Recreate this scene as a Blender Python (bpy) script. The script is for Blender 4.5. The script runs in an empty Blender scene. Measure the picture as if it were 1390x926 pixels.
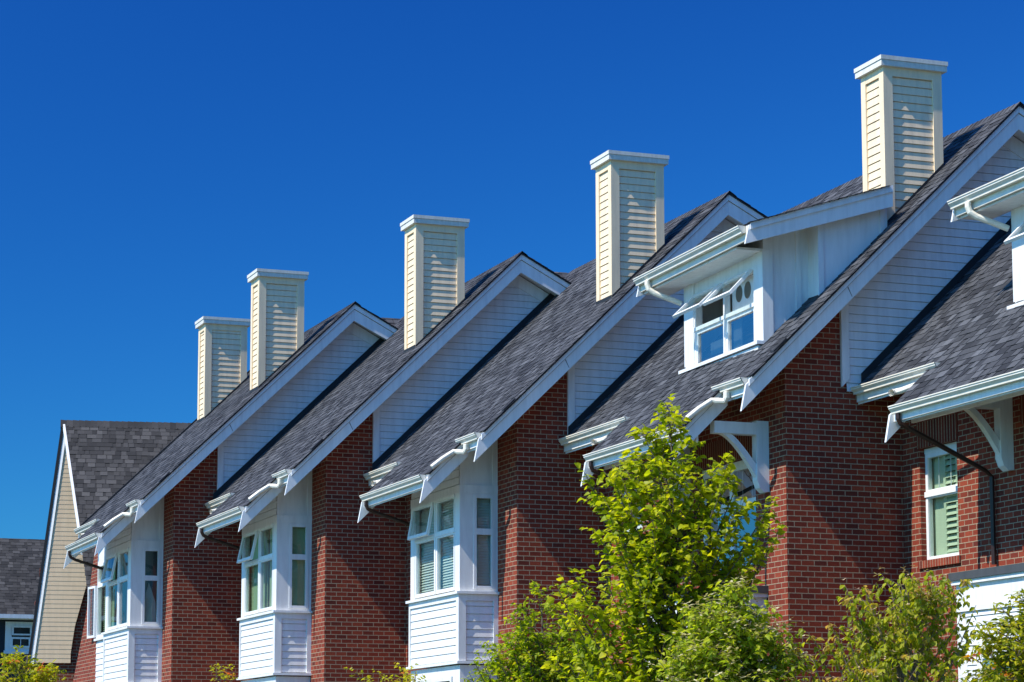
import bpy, math, random
from mathutils import Vector, Matrix
R_ = random.Random
scene = bpy.context.scene
COL = scene.collection
GZ = -1.6                       # ground level; the camera stands at z = 0

# ------------------------------------------------------------------ mesh builder
class MB:
    def __init__(s):
        s.v = []; s.f = []; s.uv = []; s.col = []
    def poly(s, pts, uv=None, c=0.5):
        i = len(s.v)
        s.v.extend([tuple(p) for p in pts])
        s.f.append(tuple(range(i, i + len(pts))))
        if uv is None: uv = [(0.0, 0.0)] * len(pts)
        s.uv.append(uv); s.col.append(c)
    def obox(s, O, U, V, N, u0, u1, v0, v1, d0, d1, c=0.5):
        P = lambda a, b, d: O + U * a + V * b + N * d
        k = [P(a, b, d) for d in (d0, d1) for b in (v0, v1) for a in (u0, u1)]
        for q in ((0, 2, 3, 1), (4, 5, 7, 6), (0, 1, 5, 4), (2, 6, 7, 3), (0, 4, 6, 2), (1, 3, 7, 5)):
            pts = [k[j] for j in q]
            e1 = pts[1] - pts[0]; e2 = pts[2] - pts[1]
            n = e1.cross(e2)
            uv = []
            for p in pts:
                w = p - O
                if abs(n.normalized().dot(V)) > .7: uv.append((w.dot(U), w.dot(N)))
                elif abs(n.normalized().dot(U)) > .7: uv.append((w.dot(N), w.dot(V)))
                else: uv.append((w.dot(U), w.dot(V)))
            s.poly(pts, uv, c)
    def box(s, x0, x1, y0, y1, z0, z1, c=0.5):
        s.obox(Vector((0, 0, 0)), Vector((1, 0, 0)), Vector((0, 0, 1)), Vector((0, 1, 0)), x0, x1, z0, z1, y0, y1, c)
    def prism(s, pts, off, c=0.5):
        a = [Vector(p) for p in pts]; off = Vector(off); b = [p + off for p in a]
        s.poly(a, [(p.x + p.y, p.z) for p in a], c); s.poly(b[::-1], [(p.x + p.y, p.z) for p in b[::-1]], c)
        n = len(a)
        for i in range(n):
            j = (i + 1) % n
            s.poly([a[i], b[i], b[j], a[j]], [(a[i].x + a[i].y, a[i].z), (b[i].x + b[i].y, b[i].z), (b[j].x + b[j].y, b[j].z), (a[j].x + a[j].y, a[j].z)], c)
    def xzprism(s, pts, y0, y1, c=0.5):
        s.prism([(x, y0, z) for x, z in pts], (0, y1 - y0, 0), c)
    def tube(s, pts, rad, n=8, c=0.5, cap=True, sq=False):
        pts = [Vector(p) for p in pts]
        rads = rad if isinstance(rad, (list, tuple)) else [rad] * len(pts)
        rings = []
        up = None
        for i, p in enumerate(pts):
            d = (pts[min(i + 1, len(pts) - 1)] - pts[max(i - 1, 0)])
            d = d.normalized() if d.length > 1e-9 else Vector((0, 0, 1))
            if up is None:
                up = Vector((0, 0, 1)) if abs(d.z) < .9 else Vector((1, 0, 0))
            a = d.cross(up)
            a = a.normalized() if a.length > 1e-6 else d.orthogonal().normalized()
            b = a.cross(d).normalized(); up = b
            r = rads[i]; ring = []
            for k in range(n):
                t = 2 * math.pi * (k + .5) / n
                cx, cy = math.cos(t), math.sin(t)
                if sq:
                    m = max(abs(cx), abs(cy)); q = .80; f = (q / m + (1 - q))
                    cx *= f; cy *= f
                ring.append(p + a * cx * r + b * cy * r)
            rings.append(ring)
        i0 = len(s.v)
        for ring in rings: s.v.extend([tuple(q) for q in ring])
        for i in range(len(rings) - 1):
            for k in range(n):
                k2 = (k + 1) % n
                s.f.append((i0 + i * n + k, i0 + i * n + k2, i0 + (i + 1) * n + k2, i0 + (i + 1) * n + k))
                s.uv.append([(0, 0)] * 4); s.col.append(c)
        if cap:
            s.f.append(tuple(i0 + k for k in range(n))[::-1]); s.uv.append([(0, 0)] * n); s.col.append(c)
            s.f.append(tuple(i0 + (len(rings) - 1) * n + k for k in range(n))); s.uv.append([(0, 0)] * n); s.col.append(c)
    def build(s, name, mat, parent=None, smooth=False, bevel=0.0, dz=None, colors=False, label=None):
        me = bpy.data.meshes.new(name)
        z = (-GZ if parent is not None else 0.0) if dz is None else dz
        me.from_pydata([(x, y, q + z) for x, y, q in s.v], [], s.f)
        uvl = me.uv_layers.new(name='UVMap')
        flat = []
        for u in s.uv:
            for q in u: flat.extend((q[0], q[1]))
        uvl.data.foreach_set('uv', flat)
        if colors:
            ca = me.color_attributes.new('tone', 'FLOAT_COLOR', 'CORNER')
            fl = []
            for f, c in zip(s.f, s.col):
                cc = (c, c, c, 1) if not isinstance(c, tuple) else c
                fl.extend(list(cc) * len(f))
            ca.data.foreach_set('color', fl)
        me.materials.append(mat)
        if smooth:
            me.polygons.foreach_set('use_smooth', [True] * len(me.polygons))
        me.update()
        o = bpy.data.objects.new(name, me); COL.objects.link(o)
        if parent is not None: o.parent = parent
        if bevel:
            b = o.modifiers.new('soft_edges', 'BEVEL'); b.width = bevel; b.segments = 2; b.limit_method = 'ANGLE'; b.angle_limit = math.radians(40)
        if label: o['label'] = label
        return o

def thing(name, label, cat, loc, group=None):
    e = bpy.data.objects.new(name, None); COL.objects.link(e)
    e.location = loc; e.empty_display_size = .3
    e['label'] = label; e['category'] = cat
    if group: e['group'] = group
    return e

# ------------------------------------------------------------------ materials
def newmat(name):
    m = bpy.data.materials.new(name); m.use_nodes = True
    nt = m.node_tree
    for n in list(nt.nodes): nt.nodes.remove(n)
    out = nt.nodes.new('ShaderNodeOutputMaterial')
    return m, nt, out
def N(nt, t, **kw):
    n = nt.nodes.new(t)
    for k, v in kw.items():
        if k.startswith('i_'): n.inputs[k[2:].replace('_', ' ')].default_value = v
        else: setattr(n, k, v)
    return n
def ramp(nt, fac, stops):
    r = nt.nodes.new('ShaderNodeValToRGB')
    e = r.color_ramp.elements
    e[0].position, e[0].color = stops[0][0], (*stops[0][1], 1)
    e[1].position, e[1].color = stops[-1][0], (*stops[-1][1], 1)
    for p, c in stops[1:-1]:
        q = e.new(p); q.color = (*c, 1)
    nt.links.new(fac, r.inputs[0]); return r.outputs[0]

def paint(name, col, rough=.5, dirt=.12, bump=.05, dirtcol=None, stretch=(6, 6, .7), spec=.4):
    m, nt, out = newmat(name); L = nt.links.new
    b = N(nt, 'ShaderNodeBsdfPrincipled'); b.inputs['Roughness'].default_value = rough
    b.inputs['Specular IOR Level'].default_value = spec
    tc = N(nt, 'ShaderNodeTexCoord')
    mp = N(nt, 'ShaderNodeMapping'); mp.inputs['Scale'].default_value = stretch
    L(tc.outputs['Object'], mp.inputs[0])
    n1 = N(nt, 'ShaderNodeTexNoise'); n1.inputs['Scale'].default_value = 1.6; n1.inputs['Detail'].default_value = 6; n1.inputs['Roughness'].default_value = .65
    L(mp.outputs[0], n1.inputs['Vector'])
    dc = dirtcol or tuple(c * .62 for c in col)
    mid = tuple(a * (1 - dirt) + d * dirt for a, d in zip(col, dc))
    low = tuple(a * (1 - min(1, 3.2 * dirt)) + d * min(1, 3.2 * dirt) for a, d in zip(col, dc))
    L(ramp(nt, n1.outputs['Fac'], [(.25, low), (.48, mid), (.62, col)]), b.inputs['Base Color'])
    n2 = N(nt, 'ShaderNodeTexNoise'); n2.inputs['Scale'].default_value = 55; n2.inputs['Detail'].default_value = 4
    L(tc.outputs['Object'], n2.inputs['Vector'])
    bp = N(nt, 'ShaderNodeBump'); bp.inputs['Strength'].default_value = bump; bp.inputs['Distance'].default_value = .01
    L(n2.outputs['Fac'], bp.inputs['Height']); L(bp.outputs[0], b.inputs['Normal'])
    L(b.outputs[0], out.inputs[0]); return m

def brickmat(name, offset=.5, width=.2, row=.0765, tone=1.0, swap=None):
    m, nt, out = newmat(name); L = nt.links.new
    b = N(nt, 'ShaderNodeBsdfPrincipled'); b.inputs['Roughness'].default_value = .85
    b.inputs['Specular IOR Level'].default_value = .2
    uv = N(nt, 'ShaderNodeUVMap'); uv.uv_map = 'UVMap'
    if swap is not None:
        sp = N(nt, 'ShaderNodeSeparateXYZ'); L(uv.outputs[0], sp.inputs[0])
        sb = N(nt, 'ShaderNodeMath', operation='SUBTRACT'); sb.inputs[1].default_value = swap; L(sp.outputs['Y'], sb.inputs[0])
        cb = N(nt, 'ShaderNodeCombineXYZ'); L(sb.outputs[0], cb.inputs['X']); L(sp.outputs['X'], cb.inputs['Y']); uv = cb
    nz = N(nt, 'ShaderNodeTexNoise'); nz.inputs['Scale'].default_value = 9; nz.inputs['Detail'].default_value = 2
    L(uv.outputs[0], nz.inputs['Vector'])
    wob = N(nt, 'ShaderNodeVectorMath', operation='SCALE'); wob.inputs['Scale'].default_value = .006
    L(nz.outputs['Color'], wob.inputs[0])
    ad = N(nt, 'ShaderNodeVectorMath', operation='ADD'); L(uv.outputs[0], ad.inputs[0]); L(wob.outputs[0], ad.inputs[1])
    br = N(nt, 'ShaderNodeTexBrick'); br.offset = offset
    br.inputs['Scale'].default_value = 1; br.inputs['Brick Width'].default_value = width; br.inputs['Row Height'].default_value = row
    br.inputs['Mortar Size'].default_value = .0068; br.inputs['Mortar Smooth'].default_value = .25; br.inputs['Bias'].default_value = 0
    br.inputs['Color1'].default_value = (0, 0, 0, 1); br.inputs['Color2'].default_value = (1, 1, 1, 1); br.inputs['Mortar'].default_value = (.5, .5, .5, 1)
    L(ad.outputs[0], br.inputs['Vector'])
    t = tone
    bc = ramp(nt, br.outputs['Color'], [(0, (.13 * t, .028 * t, .019 * t)), (.2, (.195 * t, .034 * t, .019 * t)), (.7, (.24 * t, .042 * t, .022 * t)), (1, (.31 * t, .061 * t, .030 * t))])
    n2 = N(nt, 'ShaderNodeTexNoise'); n2.inputs['Scale'].default_value = 38; n2.inputs['Detail'].default_value = 5; n2.inputs['Roughness'].default_value = .7
    L(uv.outputs[0], n2.inputs['Vector'])
    mul = N(nt, 'ShaderNodeMixRGB', blend_type='MULTIPLY'); mul.inputs[0].default_value = .55
    L(bc, mul.inputs[1]); L(ramp(nt, n2.outputs['Fac'], [(.3, (.55, .5, .5)), (.65, (1.1, 1.05, 1.05))]), mul.inputs[2])
    n3 = N(nt, 'ShaderNodeTexNoise'); n3.inputs['Scale'].default_value = .9; n3.inputs['Detail'].default_value = 5
    L(uv.outputs[0], n3.inputs['Vector'])
    mul2 = N(nt, 'ShaderNodeMixRGB', blend_type='MULTIPLY'); mul2.inputs[0].default_value = .6
    L(mul.outputs[0], mul2.inputs[1]); L(ramp(nt, n3.outputs['Fac'], [(.3, (.72, .7, .7)), (.7, (1.08, 1.08, 1.08))]), mul2.inputs[2])
    mx = N(nt, 'ShaderNodeMixRGB'); L(br.outputs['Fac'], mx.inputs[0]); L(mul2.outputs[0], mx.inputs[1])
    mor = ramp(nt, n2.outputs['Fac'], [(.3, (.23, .175, .115)), (.7, (.42, .325, .22))])
    L(mor, mx.inputs[2]); L(mx.outputs[0], b.inputs['Base Color'])
    inv = N(nt, 'ShaderNodeMath', operation='SUBTRACT'); inv.inputs[0].default_value = 1; L(br.outputs['Fac'], inv.inputs[1])
    add = N(nt, 'ShaderNodeMath', operation='MULTIPLY_ADD'); add.inputs[1].default_value = .3
    L(n2.outputs['Fac'], add.inputs[0]); L(inv.outputs[0], add.inputs[2])
    bp = N(nt, 'ShaderNodeBump'); bp.inputs['Strength'].default_value = .55; bp.inputs['Distance'].default_value = .006
    L(add.outputs[0], bp.inputs['Height']); L(bp.outputs[0], b.inputs['Normal'])
    L(b.outputs[0], out.inputs[0]); return m

def shinglemat(name, lo, hi):
    m, nt, out = newmat(name); L = nt.links.new
    b = N(nt, 'ShaderNodeBsdfPrincipled'); b.inputs['Roughness'].default_value = .82; b.inputs['Specular IOR Level'].default_value = .35
    at = N(nt, 'ShaderNodeVertexColor'); at.layer_name = 'tone'
    tc = N(nt, 'ShaderNodeTexCoord')
    n = N(nt, 'ShaderNodeTexNoise'); n.inputs['Scale'].default_value = 120; n.inputs['Detail'].default_value = 3
    L(tc.outputs['Object'], n.inputs['Vector'])
    n2 = N(nt, 'ShaderNodeTexNoise'); n2.inputs['Scale'].default_value = .8; n2.inputs['Detail'].default_value = 5
    L(tc.outputs['Object'], n2.inputs['Vector'])
    c = ramp(nt, at.outputs['Color'], [(0, lo), (1, hi)])
    m1 = N(nt, 'ShaderNodeMixRGB', blend_type='MULTIPLY'); m1.inputs[0].default_value = .8
    L(c, m1.inputs[1]); L(ramp(nt, n.outputs['Fac'], [(.3, (.5, .5, .5)), (.7, (1.4, 1.4, 1.4))]), m1.inputs[2])
    m2 = N(nt, 'ShaderNodeMixRGB', blend_type='MULTIPLY'); m2.inputs[0].default_value = .7
    L(m1.outputs[0], m2.inputs[1]); L(ramp(nt, n2.outputs['Fac'], [(.3, (.78, .76, .74)), (.7, (1.12, 1.12, 1.14))]), m2.inputs[2])
    L(m2.outputs[0], b.inputs['Base Color'])
    bp = N(nt, 'ShaderNodeBump'); bp.inputs['Strength'].default_value = .35; bp.inputs['Distance'].default_value = .004
    L(n.outputs['Fac'], bp.inputs['Height']); L(bp.outputs[0], b.inputs['Normal'])
    L(b.outputs[0], out.inputs[0]); return m

def glassmat(name, tint=(.75, .85, .82), k=.9, base=.07):
    m, nt, out = newmat(name); L = nt.links.new
    tr = N(nt, 'ShaderNodeBsdfTransparent'); tr.inputs[0].default_value = (*tint, 1)
    gl = N(nt, 'ShaderNodeBsdfGlossy'); gl.inputs['Roughness'].default_value = .012
    tc = N(nt, 'ShaderNodeTexCoord'); nz = N(nt, 'ShaderNodeTexNoise'); nz.inputs['Scale'].default_value = 1.7
    L(tc.outputs['Object'], nz.inputs['Vector'])
    bp = N(nt, 'ShaderNodeBump'); bp.inputs['Strength'].default_value = .04; bp.inputs['Distance'].default_value = .05
    L(nz.outputs['Fac'], bp.inputs['Height']); L(bp.outputs[0], gl.inputs['Normal'])
    lw = N(nt, 'ShaderNodeLayerWeight'); lw.inputs['Blend'].default_value = .5
    pw = N(nt, 'ShaderNodeMath', operation='POWER'); pw.inputs[1].default_value = 4.0; L(lw.outputs['Facing'], pw.inputs[0])
    ma = N(nt, 'ShaderNodeMath', operation='MULTIPLY_ADD', use_clamp=True); ma.inputs[1].default_value = k; ma.inputs[2].default_value = base
    L(pw.outputs[0], ma.inputs[0])
    mx = N(nt, 'ShaderNodeMixShader'); L(ma.outputs[0], mx.inputs[0]); L(tr.outputs[0], mx.inputs[1]); L(gl.outputs[0], mx.inputs[2])
    L(mx.outputs[0], out.inputs[0]); return m

def leafmat(name, stops, trans=.45, transboost=1.5):
    m, nt, out = newmat(name); L = nt.links.new
    at = N(nt, 'ShaderNodeVertexColor'); at.layer_name = 'tone'
    c = ramp(nt, at.outputs['Color'], stops)
    d = N(nt, 'ShaderNodeBsdfPrincipled'); d.inputs['Roughness'].default_value = .5; d.inputs['Specular IOR Level'].default_value = .35
    L(c, d.inputs['Base Color'])
    t = N(nt, 'ShaderNodeBsdfTranslucent')
    g = N(nt, 'ShaderNodeMixRGB', blend_type='MULTIPLY'); g.inputs[0].default_value = 1; g.inputs[2].default_value = (transboost, transboost, transboost * .5, 1)
    L(c, g.inputs[1]); L(g.outputs[0], t.inputs[0])
    mx = N(nt, 'ShaderNodeMixShader'); mx.inputs[0].default_value = trans
    L(d.outputs[0], mx.inputs[1]); L(t.outputs[0], mx.inputs[2]); L(mx.outputs[0], out.inputs[0]); return m

def groundmat(name, a, b_, sc):
    m, nt, out = newmat(name); L = nt.links.new
    b = N(nt, 'ShaderNodeBsdfPrincipled'); b.inputs['Roughness'].default_value = .9
    tc = N(nt, 'ShaderNodeTexCoord'); n = N(nt, 'ShaderNodeTexNoise'); n.inputs['Scale'].default_value = sc; n.inputs['Detail'].default_value = 8
    L(tc.outputs['Object'], n.inputs['Vector']); L(ramp(nt, n.outputs['Fac'], [(.3, a), (.7, b_)]), b.inputs['Base Color'])
    L(b.outputs[0], out.inputs[0]); return m

M = {}
M['white'] = paint('white_paint', (.79, .79, .78), .45, .16)
M['siding'] = paint('white_siding_paint', (.78, .79, .79), .5, .16, .07)
M['trim'] = paint('white_trim_paint', (.81, .81, .80), .4, .16)
M['cream'] = paint('cream_siding_paint', (.90, .71, .475), .55, .16, .08, (.42, .37, .28))
M['creamtrim'] = paint('cream_trim_paint', (.90, .71, .465), .5, .14, .05, (.45, .39, .3))
M['cap'] = paint('chimney_cap_metal', (.74, .71, .63), .4, .16, .03, (.4, .38, .34), (10, 10, 3))
M['gutter'] = paint('gutter_enamel', (.82, .77, .66), .32, .15, .01, (.5, .44, .33), (3, 3, 6), .5)
M['brown'] = paint('brown_pipe_enamel', (.035, .014, .009), .4, .2, .02)
M['tan'] = paint('tan_siding_paint', (.90, .66, .42), .6, .12, .06)
M['navy'] = paint('navy_siding_paint', (.012, .018, .03), .6, .2, .06)
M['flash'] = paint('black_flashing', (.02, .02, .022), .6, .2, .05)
M['inner'] = paint('dim_inner_wall_paint', (.10, .11, .09), .8, .1, .0)
M['joint'] = paint('shade_line_and_joint_paint', (.16, .145, .115), .9, .3, .0)  # dark tone for the painted shade line under rake trim and for board joints
M['vent'] = paint('brown_vent_grille', (.34, .28, .22), .8, .1, .0)
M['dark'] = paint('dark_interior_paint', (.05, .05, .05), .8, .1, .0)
M['roofcap'] = paint('grey_metal_flashing', (.07, .072, .075), .45, .2, .03)
M['blind'] = paint('blind_slats', (.66, .68, .62), .5, .05, .0)
M['greenblind'] = paint('pale_green_fabric', (.36, .46, .26), .7, .1, .0)
M['shutter'] = paint('pale_green_shutter_paint', (.60, .64, .46), .5, .05, .0)
M['curtain'] = paint('grey_curtain_fabric', (.42, .44, .42), .8, .2, .0, None, (18, 18, .3))
M['bark'] = paint('tree_bark', (.14, .11, .085), .9, .35, .5)
M['palebark'] = paint('pale_tree_bark', (.26, .20, .15), .9, .35, .4)
M['brick'] = brickmat('red_brick')
M['soldier'] = brickmat('red_brick_soldier_course', 0.0, .38, .072, .7, 4.47 - .38 * 12)
M['shingle'] = shinglemat('charcoal_shingles', (.012, .013, .017), (.110, .114, .126))
M['shingledark'] = shinglemat('black_shingles', (.016, .016, .017), (.078, .075, .074))
M['glass'] = glassmat('window_glass')
M['blueglass'] = glassmat('reflective_window_glass', (.55, .62, .62), .8, .42)

X_, Y_, Z_ = Vector((1, 0, 0)), Vector((0, 1, 0)), Vector((0, 0, 1))
O0 = Vector((0, 0, 0))

# ------------------------------------------------------------------ construction helpers
def lap(B, O, U, Nn, z0, z1, fl, fr, e=.122, t=.032, tt=.020, c=.5, g=.011):
    """clapboards: each course is a tilted board with a real butt edge and an open joint under it"""
    z = z0
    P = lambda u, q, d: O + U * u + Z_ * q + Nn * d
    while z < z1 - .02:
        za, zb = z, min(z + e, z1); zg = zb - g
        a0, a1, b0, b1 = fl(za), fr(za), fl(zg), fr(zg)
        if a1 - a0 > .01 or b1 - b0 > .01:
            if b1 < b0: b0 = b1 = (b0 + b1) / 2
            if a1 < a0: a0 = a1 = (a0 + a1) / 2
            B.poly([P(a0, za, t), P(a1, za, t), P(b1, zg, tt), P(b0, zg, tt)], [(a0, za), (a1, za), (b1, zg), (b0, zg)], c)
            B.poly([P(a0, za, .001), P(a1, za, .001), P(a1, za, t), P(a0, za, t)], None, c)
            B.poly([P(b0, zg, tt), P(b1, zg, tt), P(b1, zg, .001), P(b0, zg, .001)], None, c)
            B.poly([P(b0, zg, .001), P(b1, zg, .001), P(b1, zb, .001), P(b0, zb, .001)], None, c)
        z += e

def shingles(B, P, s0, s1, ulo, uhi, rng, ex=.143, tabw=(.07, .24), sd=.24):
    """laminated shingles: stepped courses with random raised tabs"""
    s = s0; k = 0
    while s < s1 - .01:
        e = min(ex, s1 - s); sm = s + e * .5
        u0, u1 = ulo(sm), uhi(sm)
        if u1 > u0 + .02:
            j0 = u0 + rng.uniform(-.008, .008); j1 = u1 + rng.uniform(-.008, .008)
            bt = rng.uniform(.16, .34)
            B.poly([P(j0, s, .010), P(j1, s, .010), P(j1, s + e, .003), P(j0, s + e, .003)], None, bt)
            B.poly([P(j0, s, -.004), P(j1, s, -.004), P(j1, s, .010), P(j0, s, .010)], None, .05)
            u = j0 + rng.uniform(-.2, .05)
            while u < j1:
                w = rng.uniform(*tabw)
                a, b = max(u, j0), min(u + w, j1)
                if b - a > .03:
                    tn = min(1, max(.08, rng.gauss(.42, sd)))
                    h = .010 + rng.uniform(.005, .009)
                    q = [P(a, s - .004, h), P(b, s - .004, h), P(b, s + e, .010), P(a, s + e, .010)]
                    B.poly(q, None, tn)
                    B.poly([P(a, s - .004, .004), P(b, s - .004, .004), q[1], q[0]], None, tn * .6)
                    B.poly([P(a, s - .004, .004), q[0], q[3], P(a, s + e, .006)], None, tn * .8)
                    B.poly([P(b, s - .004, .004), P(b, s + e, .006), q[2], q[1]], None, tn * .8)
                u += w + rng.choice((0.0, .02, rng.uniform(.04, .16)))
        s += ex; k += 1

def wall_with_holes(B, P, u0, u1, z0, z1, holes, uvo=0.0, usign=1):
    us = sorted({u0, u1, *[h[0] for h in holes], *[h[1] for h in holes]})
    zs = sorted({z0, z1, *[h[2] for h in holes], *[h[3] for h in holes]})
    us = [u for u in us if u0 <= u <= u1]; zs = [z for z in zs if z0 <= z <= z1]
    for a, b in zip(us, us[1:]):
        for c, d in zip(zs, zs[1:]):
            um, zm = (a + b) / 2, (c + d) / 2
            if any(h[0] < um < h[1] and h[2] < zm < h[3] for h in holes): continue
            B.poly([P(a, c), P(b, c), P(b, d), P(a, d)], [(uvo + usign * a, c), (uvo + usign * b, c), (uvo + usign * b, d), (uvo + usign * a, d)])

def frame(Bf, Bg, O, U, V, Nn, u0, u1, v0, v1, w=.05, d0=-.05, d1=.02, glass=True, gd=-.02):
    Bf.obox(O, U, V, Nn, u0, u0 + w, v0, v1, d0, d1); Bf.obox(O, U, V, Nn, u1 - w, u1, v0, v1, d0, d1)
    Bf.obox(O, U, V, Nn, u0 + w, u1 - w, v0, v0 + w, d0, d1 - .001); Bf.obox(O, U, V, Nn, u0 + w, u1 - w, v1 - w, v1, d0, d1 - .001)
    if glass:
        P = lambda a, b: O + U * a + V * b + Nn * gd
        Bg.poly([P(u0 + w, v0 + w), P(u1 - w, v0 + w), P(u1 - w, v1 - w), P(u0 + w, v1 - w)])

def open_sash(Bf, Bg, O, U, Nn, u0, u1, ztop, h, ang, w=.05):
    """awning sash hinged at the top, swung out by ang degrees"""
    a = math.radians(ang)
    H = O + Z_ * ztop
    V = (Z_ * math.cos(a) - Nn * math.sin(a)).normalized()          # 'up' in the sash plane
    N2 = (Nn * math.cos(a) + Z_ * math.sin(a)).normalized()
    frame(Bf, Bg, H, U, V, N2, u0, u1, -h, 0, w, 0, .045, True, .02)

def slats(B, O, U, Nn, u0, u1, z0, z1, d, step=.045, w=.054, tilt=58):
    a = math.radians(tilt)
    Nv = (Nn * math.cos(a) + Z_ * -math.sin(a)); Vv = (Z_ * math.cos(a) + Nn * math.sin(a))
    z = z0
    while z < z1:
        B.obox(O + Z_ * z + Nn * d, U, Vv, Nv, u0, u1, -.0015, .0015, -w / 2, w / 2)
        z += step

def gutter(B, xb, zt, y0, y1, k=.9):
    """K-style gutter running along Y, front towards -X"""
    prof = [(0, 0), (0, -.115), (-.075, -.115), (-.078, -.085), (-.098, -.062), (-.118, -.042), (-.118, -.020), (-.132, -.012), (-.132, .004)]
    inn = [(-.122, .004), (-.122, -.008), (-.108, -.020), (-.108, -.040), (-.070, -.08), (-.068, -.108), (-.006, -.108), (-.006, 0)]
    prof = [(x * k, z * k) for x, z in prof]; inn = [(x * k, z * k) for x, z in inn]
    pts = prof + inn
    B.prism([(xb + x, y0, zt + z) for x, z in pts], (0, y1 - y0, 0))
    for ye in (y0, y1 - .003):
        B.prism([(xb + x, ye, zt + z) for x, z in prof], (0, .003, 0))

m = .97; RZ = 9.58; bs = .52
Zr = lambda x: RZ + m * x if x <= 0 else RZ - bs * x
ROW = 'brick townhouses of the stepped terrace'

def chimney(root, y0, y1, zt=10.13):
    B = MB(); x0, x1 = -1.81, -.95; y0 += .05; y1 -= .04
    Bt = MB()
    # clapboards on the four faces (bottom cut by the roof)
    roofx = lambda z: (z - RZ) / m
    lap(B, Vector((0, y0, 0)), X_, -Y_, 7.70, zt - .1, lambda z: x0 + .04, lambda z: min(x1 - .04, roofx(z - .05) + .12), .121)
    lap(B, Vector((x0, 0, 0)), -Y_, -X_, 7.70, zt - .1, lambda z: -(y1 - .04), lambda z: -(y0 + .04), .121)
    B.box(x0 + .01, x1 - .005, y0 + .005, y1 - .005, 7.6, zt)
    b = B.build('chimney', M['cream'], root)
    w = .098; t = .052
    # corner boards and frieze
    def post(xa, xb, ya, yb, zb): Bt.box(xa, xb, ya, yb, zb, zt)
    post(x0 - t, x0 + w, y0 - t, y0, Zr(x0) - .12); post(x0 - t, x0, y0, y0 + w * .8, Zr(x0) - .12)
    post(x1 - w, x1 + t, y0 - t, y0, Zr(x1) - .12); post(x1, x1 + t, y0, y0 + w, Zr(x1) - .12)
    post(x0 - t, x0, y1 - w * .8, y1 + t, Zr(x0) - .12)
    Bt.box(x0 + w, x1 - w, y0 - t + .003, y0, zt - .13, zt); Bt.box(x0 - t + .003, x0, y0 + w * .8, y1 - w * .8, zt - .13, zt)
    Bt.build('corner_board', M['creamtrim'], b, bevel=.004, dz=-GZ).matrix_parent_inverse = Matrix()
    C = MB(); o = .112
    C.box(x0 - o, x1 + o, y0 - o, y1 + o, zt, zt + .085); C.box(x0 - o - .012, x1 + o + .012, y0 - o - .012, y1 + o + .012, zt + .088, zt + .15)
    C.build('chimney_cap', M['cap'], b, bevel=.006)
    # stepped black flashing along the foot
    F = MB()
    F.prism([(x0 - .05, y0 - .06, Zr(x0 - .05) - .02), (x1 + .05, y0 - .06, Zr(x1 + .05) - .02), (x1 + .05, y0 - .06, Zr(x1 + .05) + .075), (x0 - .05, y0 - .06, Zr(x0 - .05) + .06)], (0, .006, 0))
    F.prism([(x0 - .06, y0 - .05, Zr(x0) - .1), (x0 - .06, y1 + .05, Zr(x0) - .1), (x0 - .06, y1 + .05, Zr(x0) + .02), (x0 - .06, y0 - .05, Zr(x0) + .02)], (.006, 0, 0))
    F.build('flashing', M['flash'], b)

def rake(root, y0, xl, xr, tailx, thick=.045, trim=True, name='rake_board', hgt=.345):
    """sloping barge board with its plumb-cut pointed tail; trim strip above it"""
    B = MB()
    top = lambda x: Zr(x) - .03
    if xr > 0:
        B.xzprism([(tailx, top(tailx) - .02), (tailx - .075, Zr(tailx) - hgt - .075 * m), (0, RZ - hgt - .02), (0, top(0))], y0, y0 + thick)
        B.xzprism([(0.002, top(0)), (0.002, RZ - hgt - .02), (xr, Zr(xr) - hgt + .04), (xr, top(xr))], y0, y0 + thick)
    else:
        B.xzprism([(tailx, top(tailx) - .02), (tailx - .075, Zr(tailx) - hgt - .075 * m), (xr, Zr(xr) - hgt), (xr, top(xr))], y0, y0 + thick)
    if trim:
        t = [(xl, top(xl) + .012), (xl, top(xl) - .075)]
        if xr > 0:
            B.xzprism(t + [(0, top(0) - .09), (0, top(0) + .012)], y0 - .022, y0 - .001)
            B.xzprism([(.002, top(0) + .012), (.002, top(0) - .09), (xr, top(xr) - .085), (xr, top(xr) + .012)], y0 - .022, y0 - .001)
        else:
            B.xzprism(t + [(xr, top(xr) - .075), (xr, top(xr) + .012)], y0 - .022, y0 - .001)
    Q = MB()  # dark strips below the trim: its shadow line put in as colour
    if xr > 0:
        Q.xzprism([(xl, top(xl) - .076), (xl, top(xl) - .087), (0, top(0) - .101), (0, top(0) - .091)], y0 - .003, y0 + .001)
        Q.xzprism([(.002, top(0) - .091), (.002, top(0) - .101), (xr, top(xr) - .096), (xr, top(xr) - .086)], y0 - .003, y0 + .001)
        for xj in (-3.4 + .9 * ((root.location.y * 1.7) % 1),): Q.xzprism([(xj, top(xj) - .10), (xj + .012, top(xj) - .09), (xj + .075, Zr(xj) - hgt + .09), (xj + .069, Zr(xj) - hgt + .085)], y0 - .0015, y0 + .001)
    else: Q.xzprism([(xl, top(xl) - .076), (xl, top(xl) - .087), (xr, top(xr) - .087), (xr, top(xr) - .076)], y0 - .003, y0 + .001)
    o = B.build(name, M['trim'], root, bevel=.003); Q.build('shade_line_and_joint', M['joint'], o)
    return o

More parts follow.
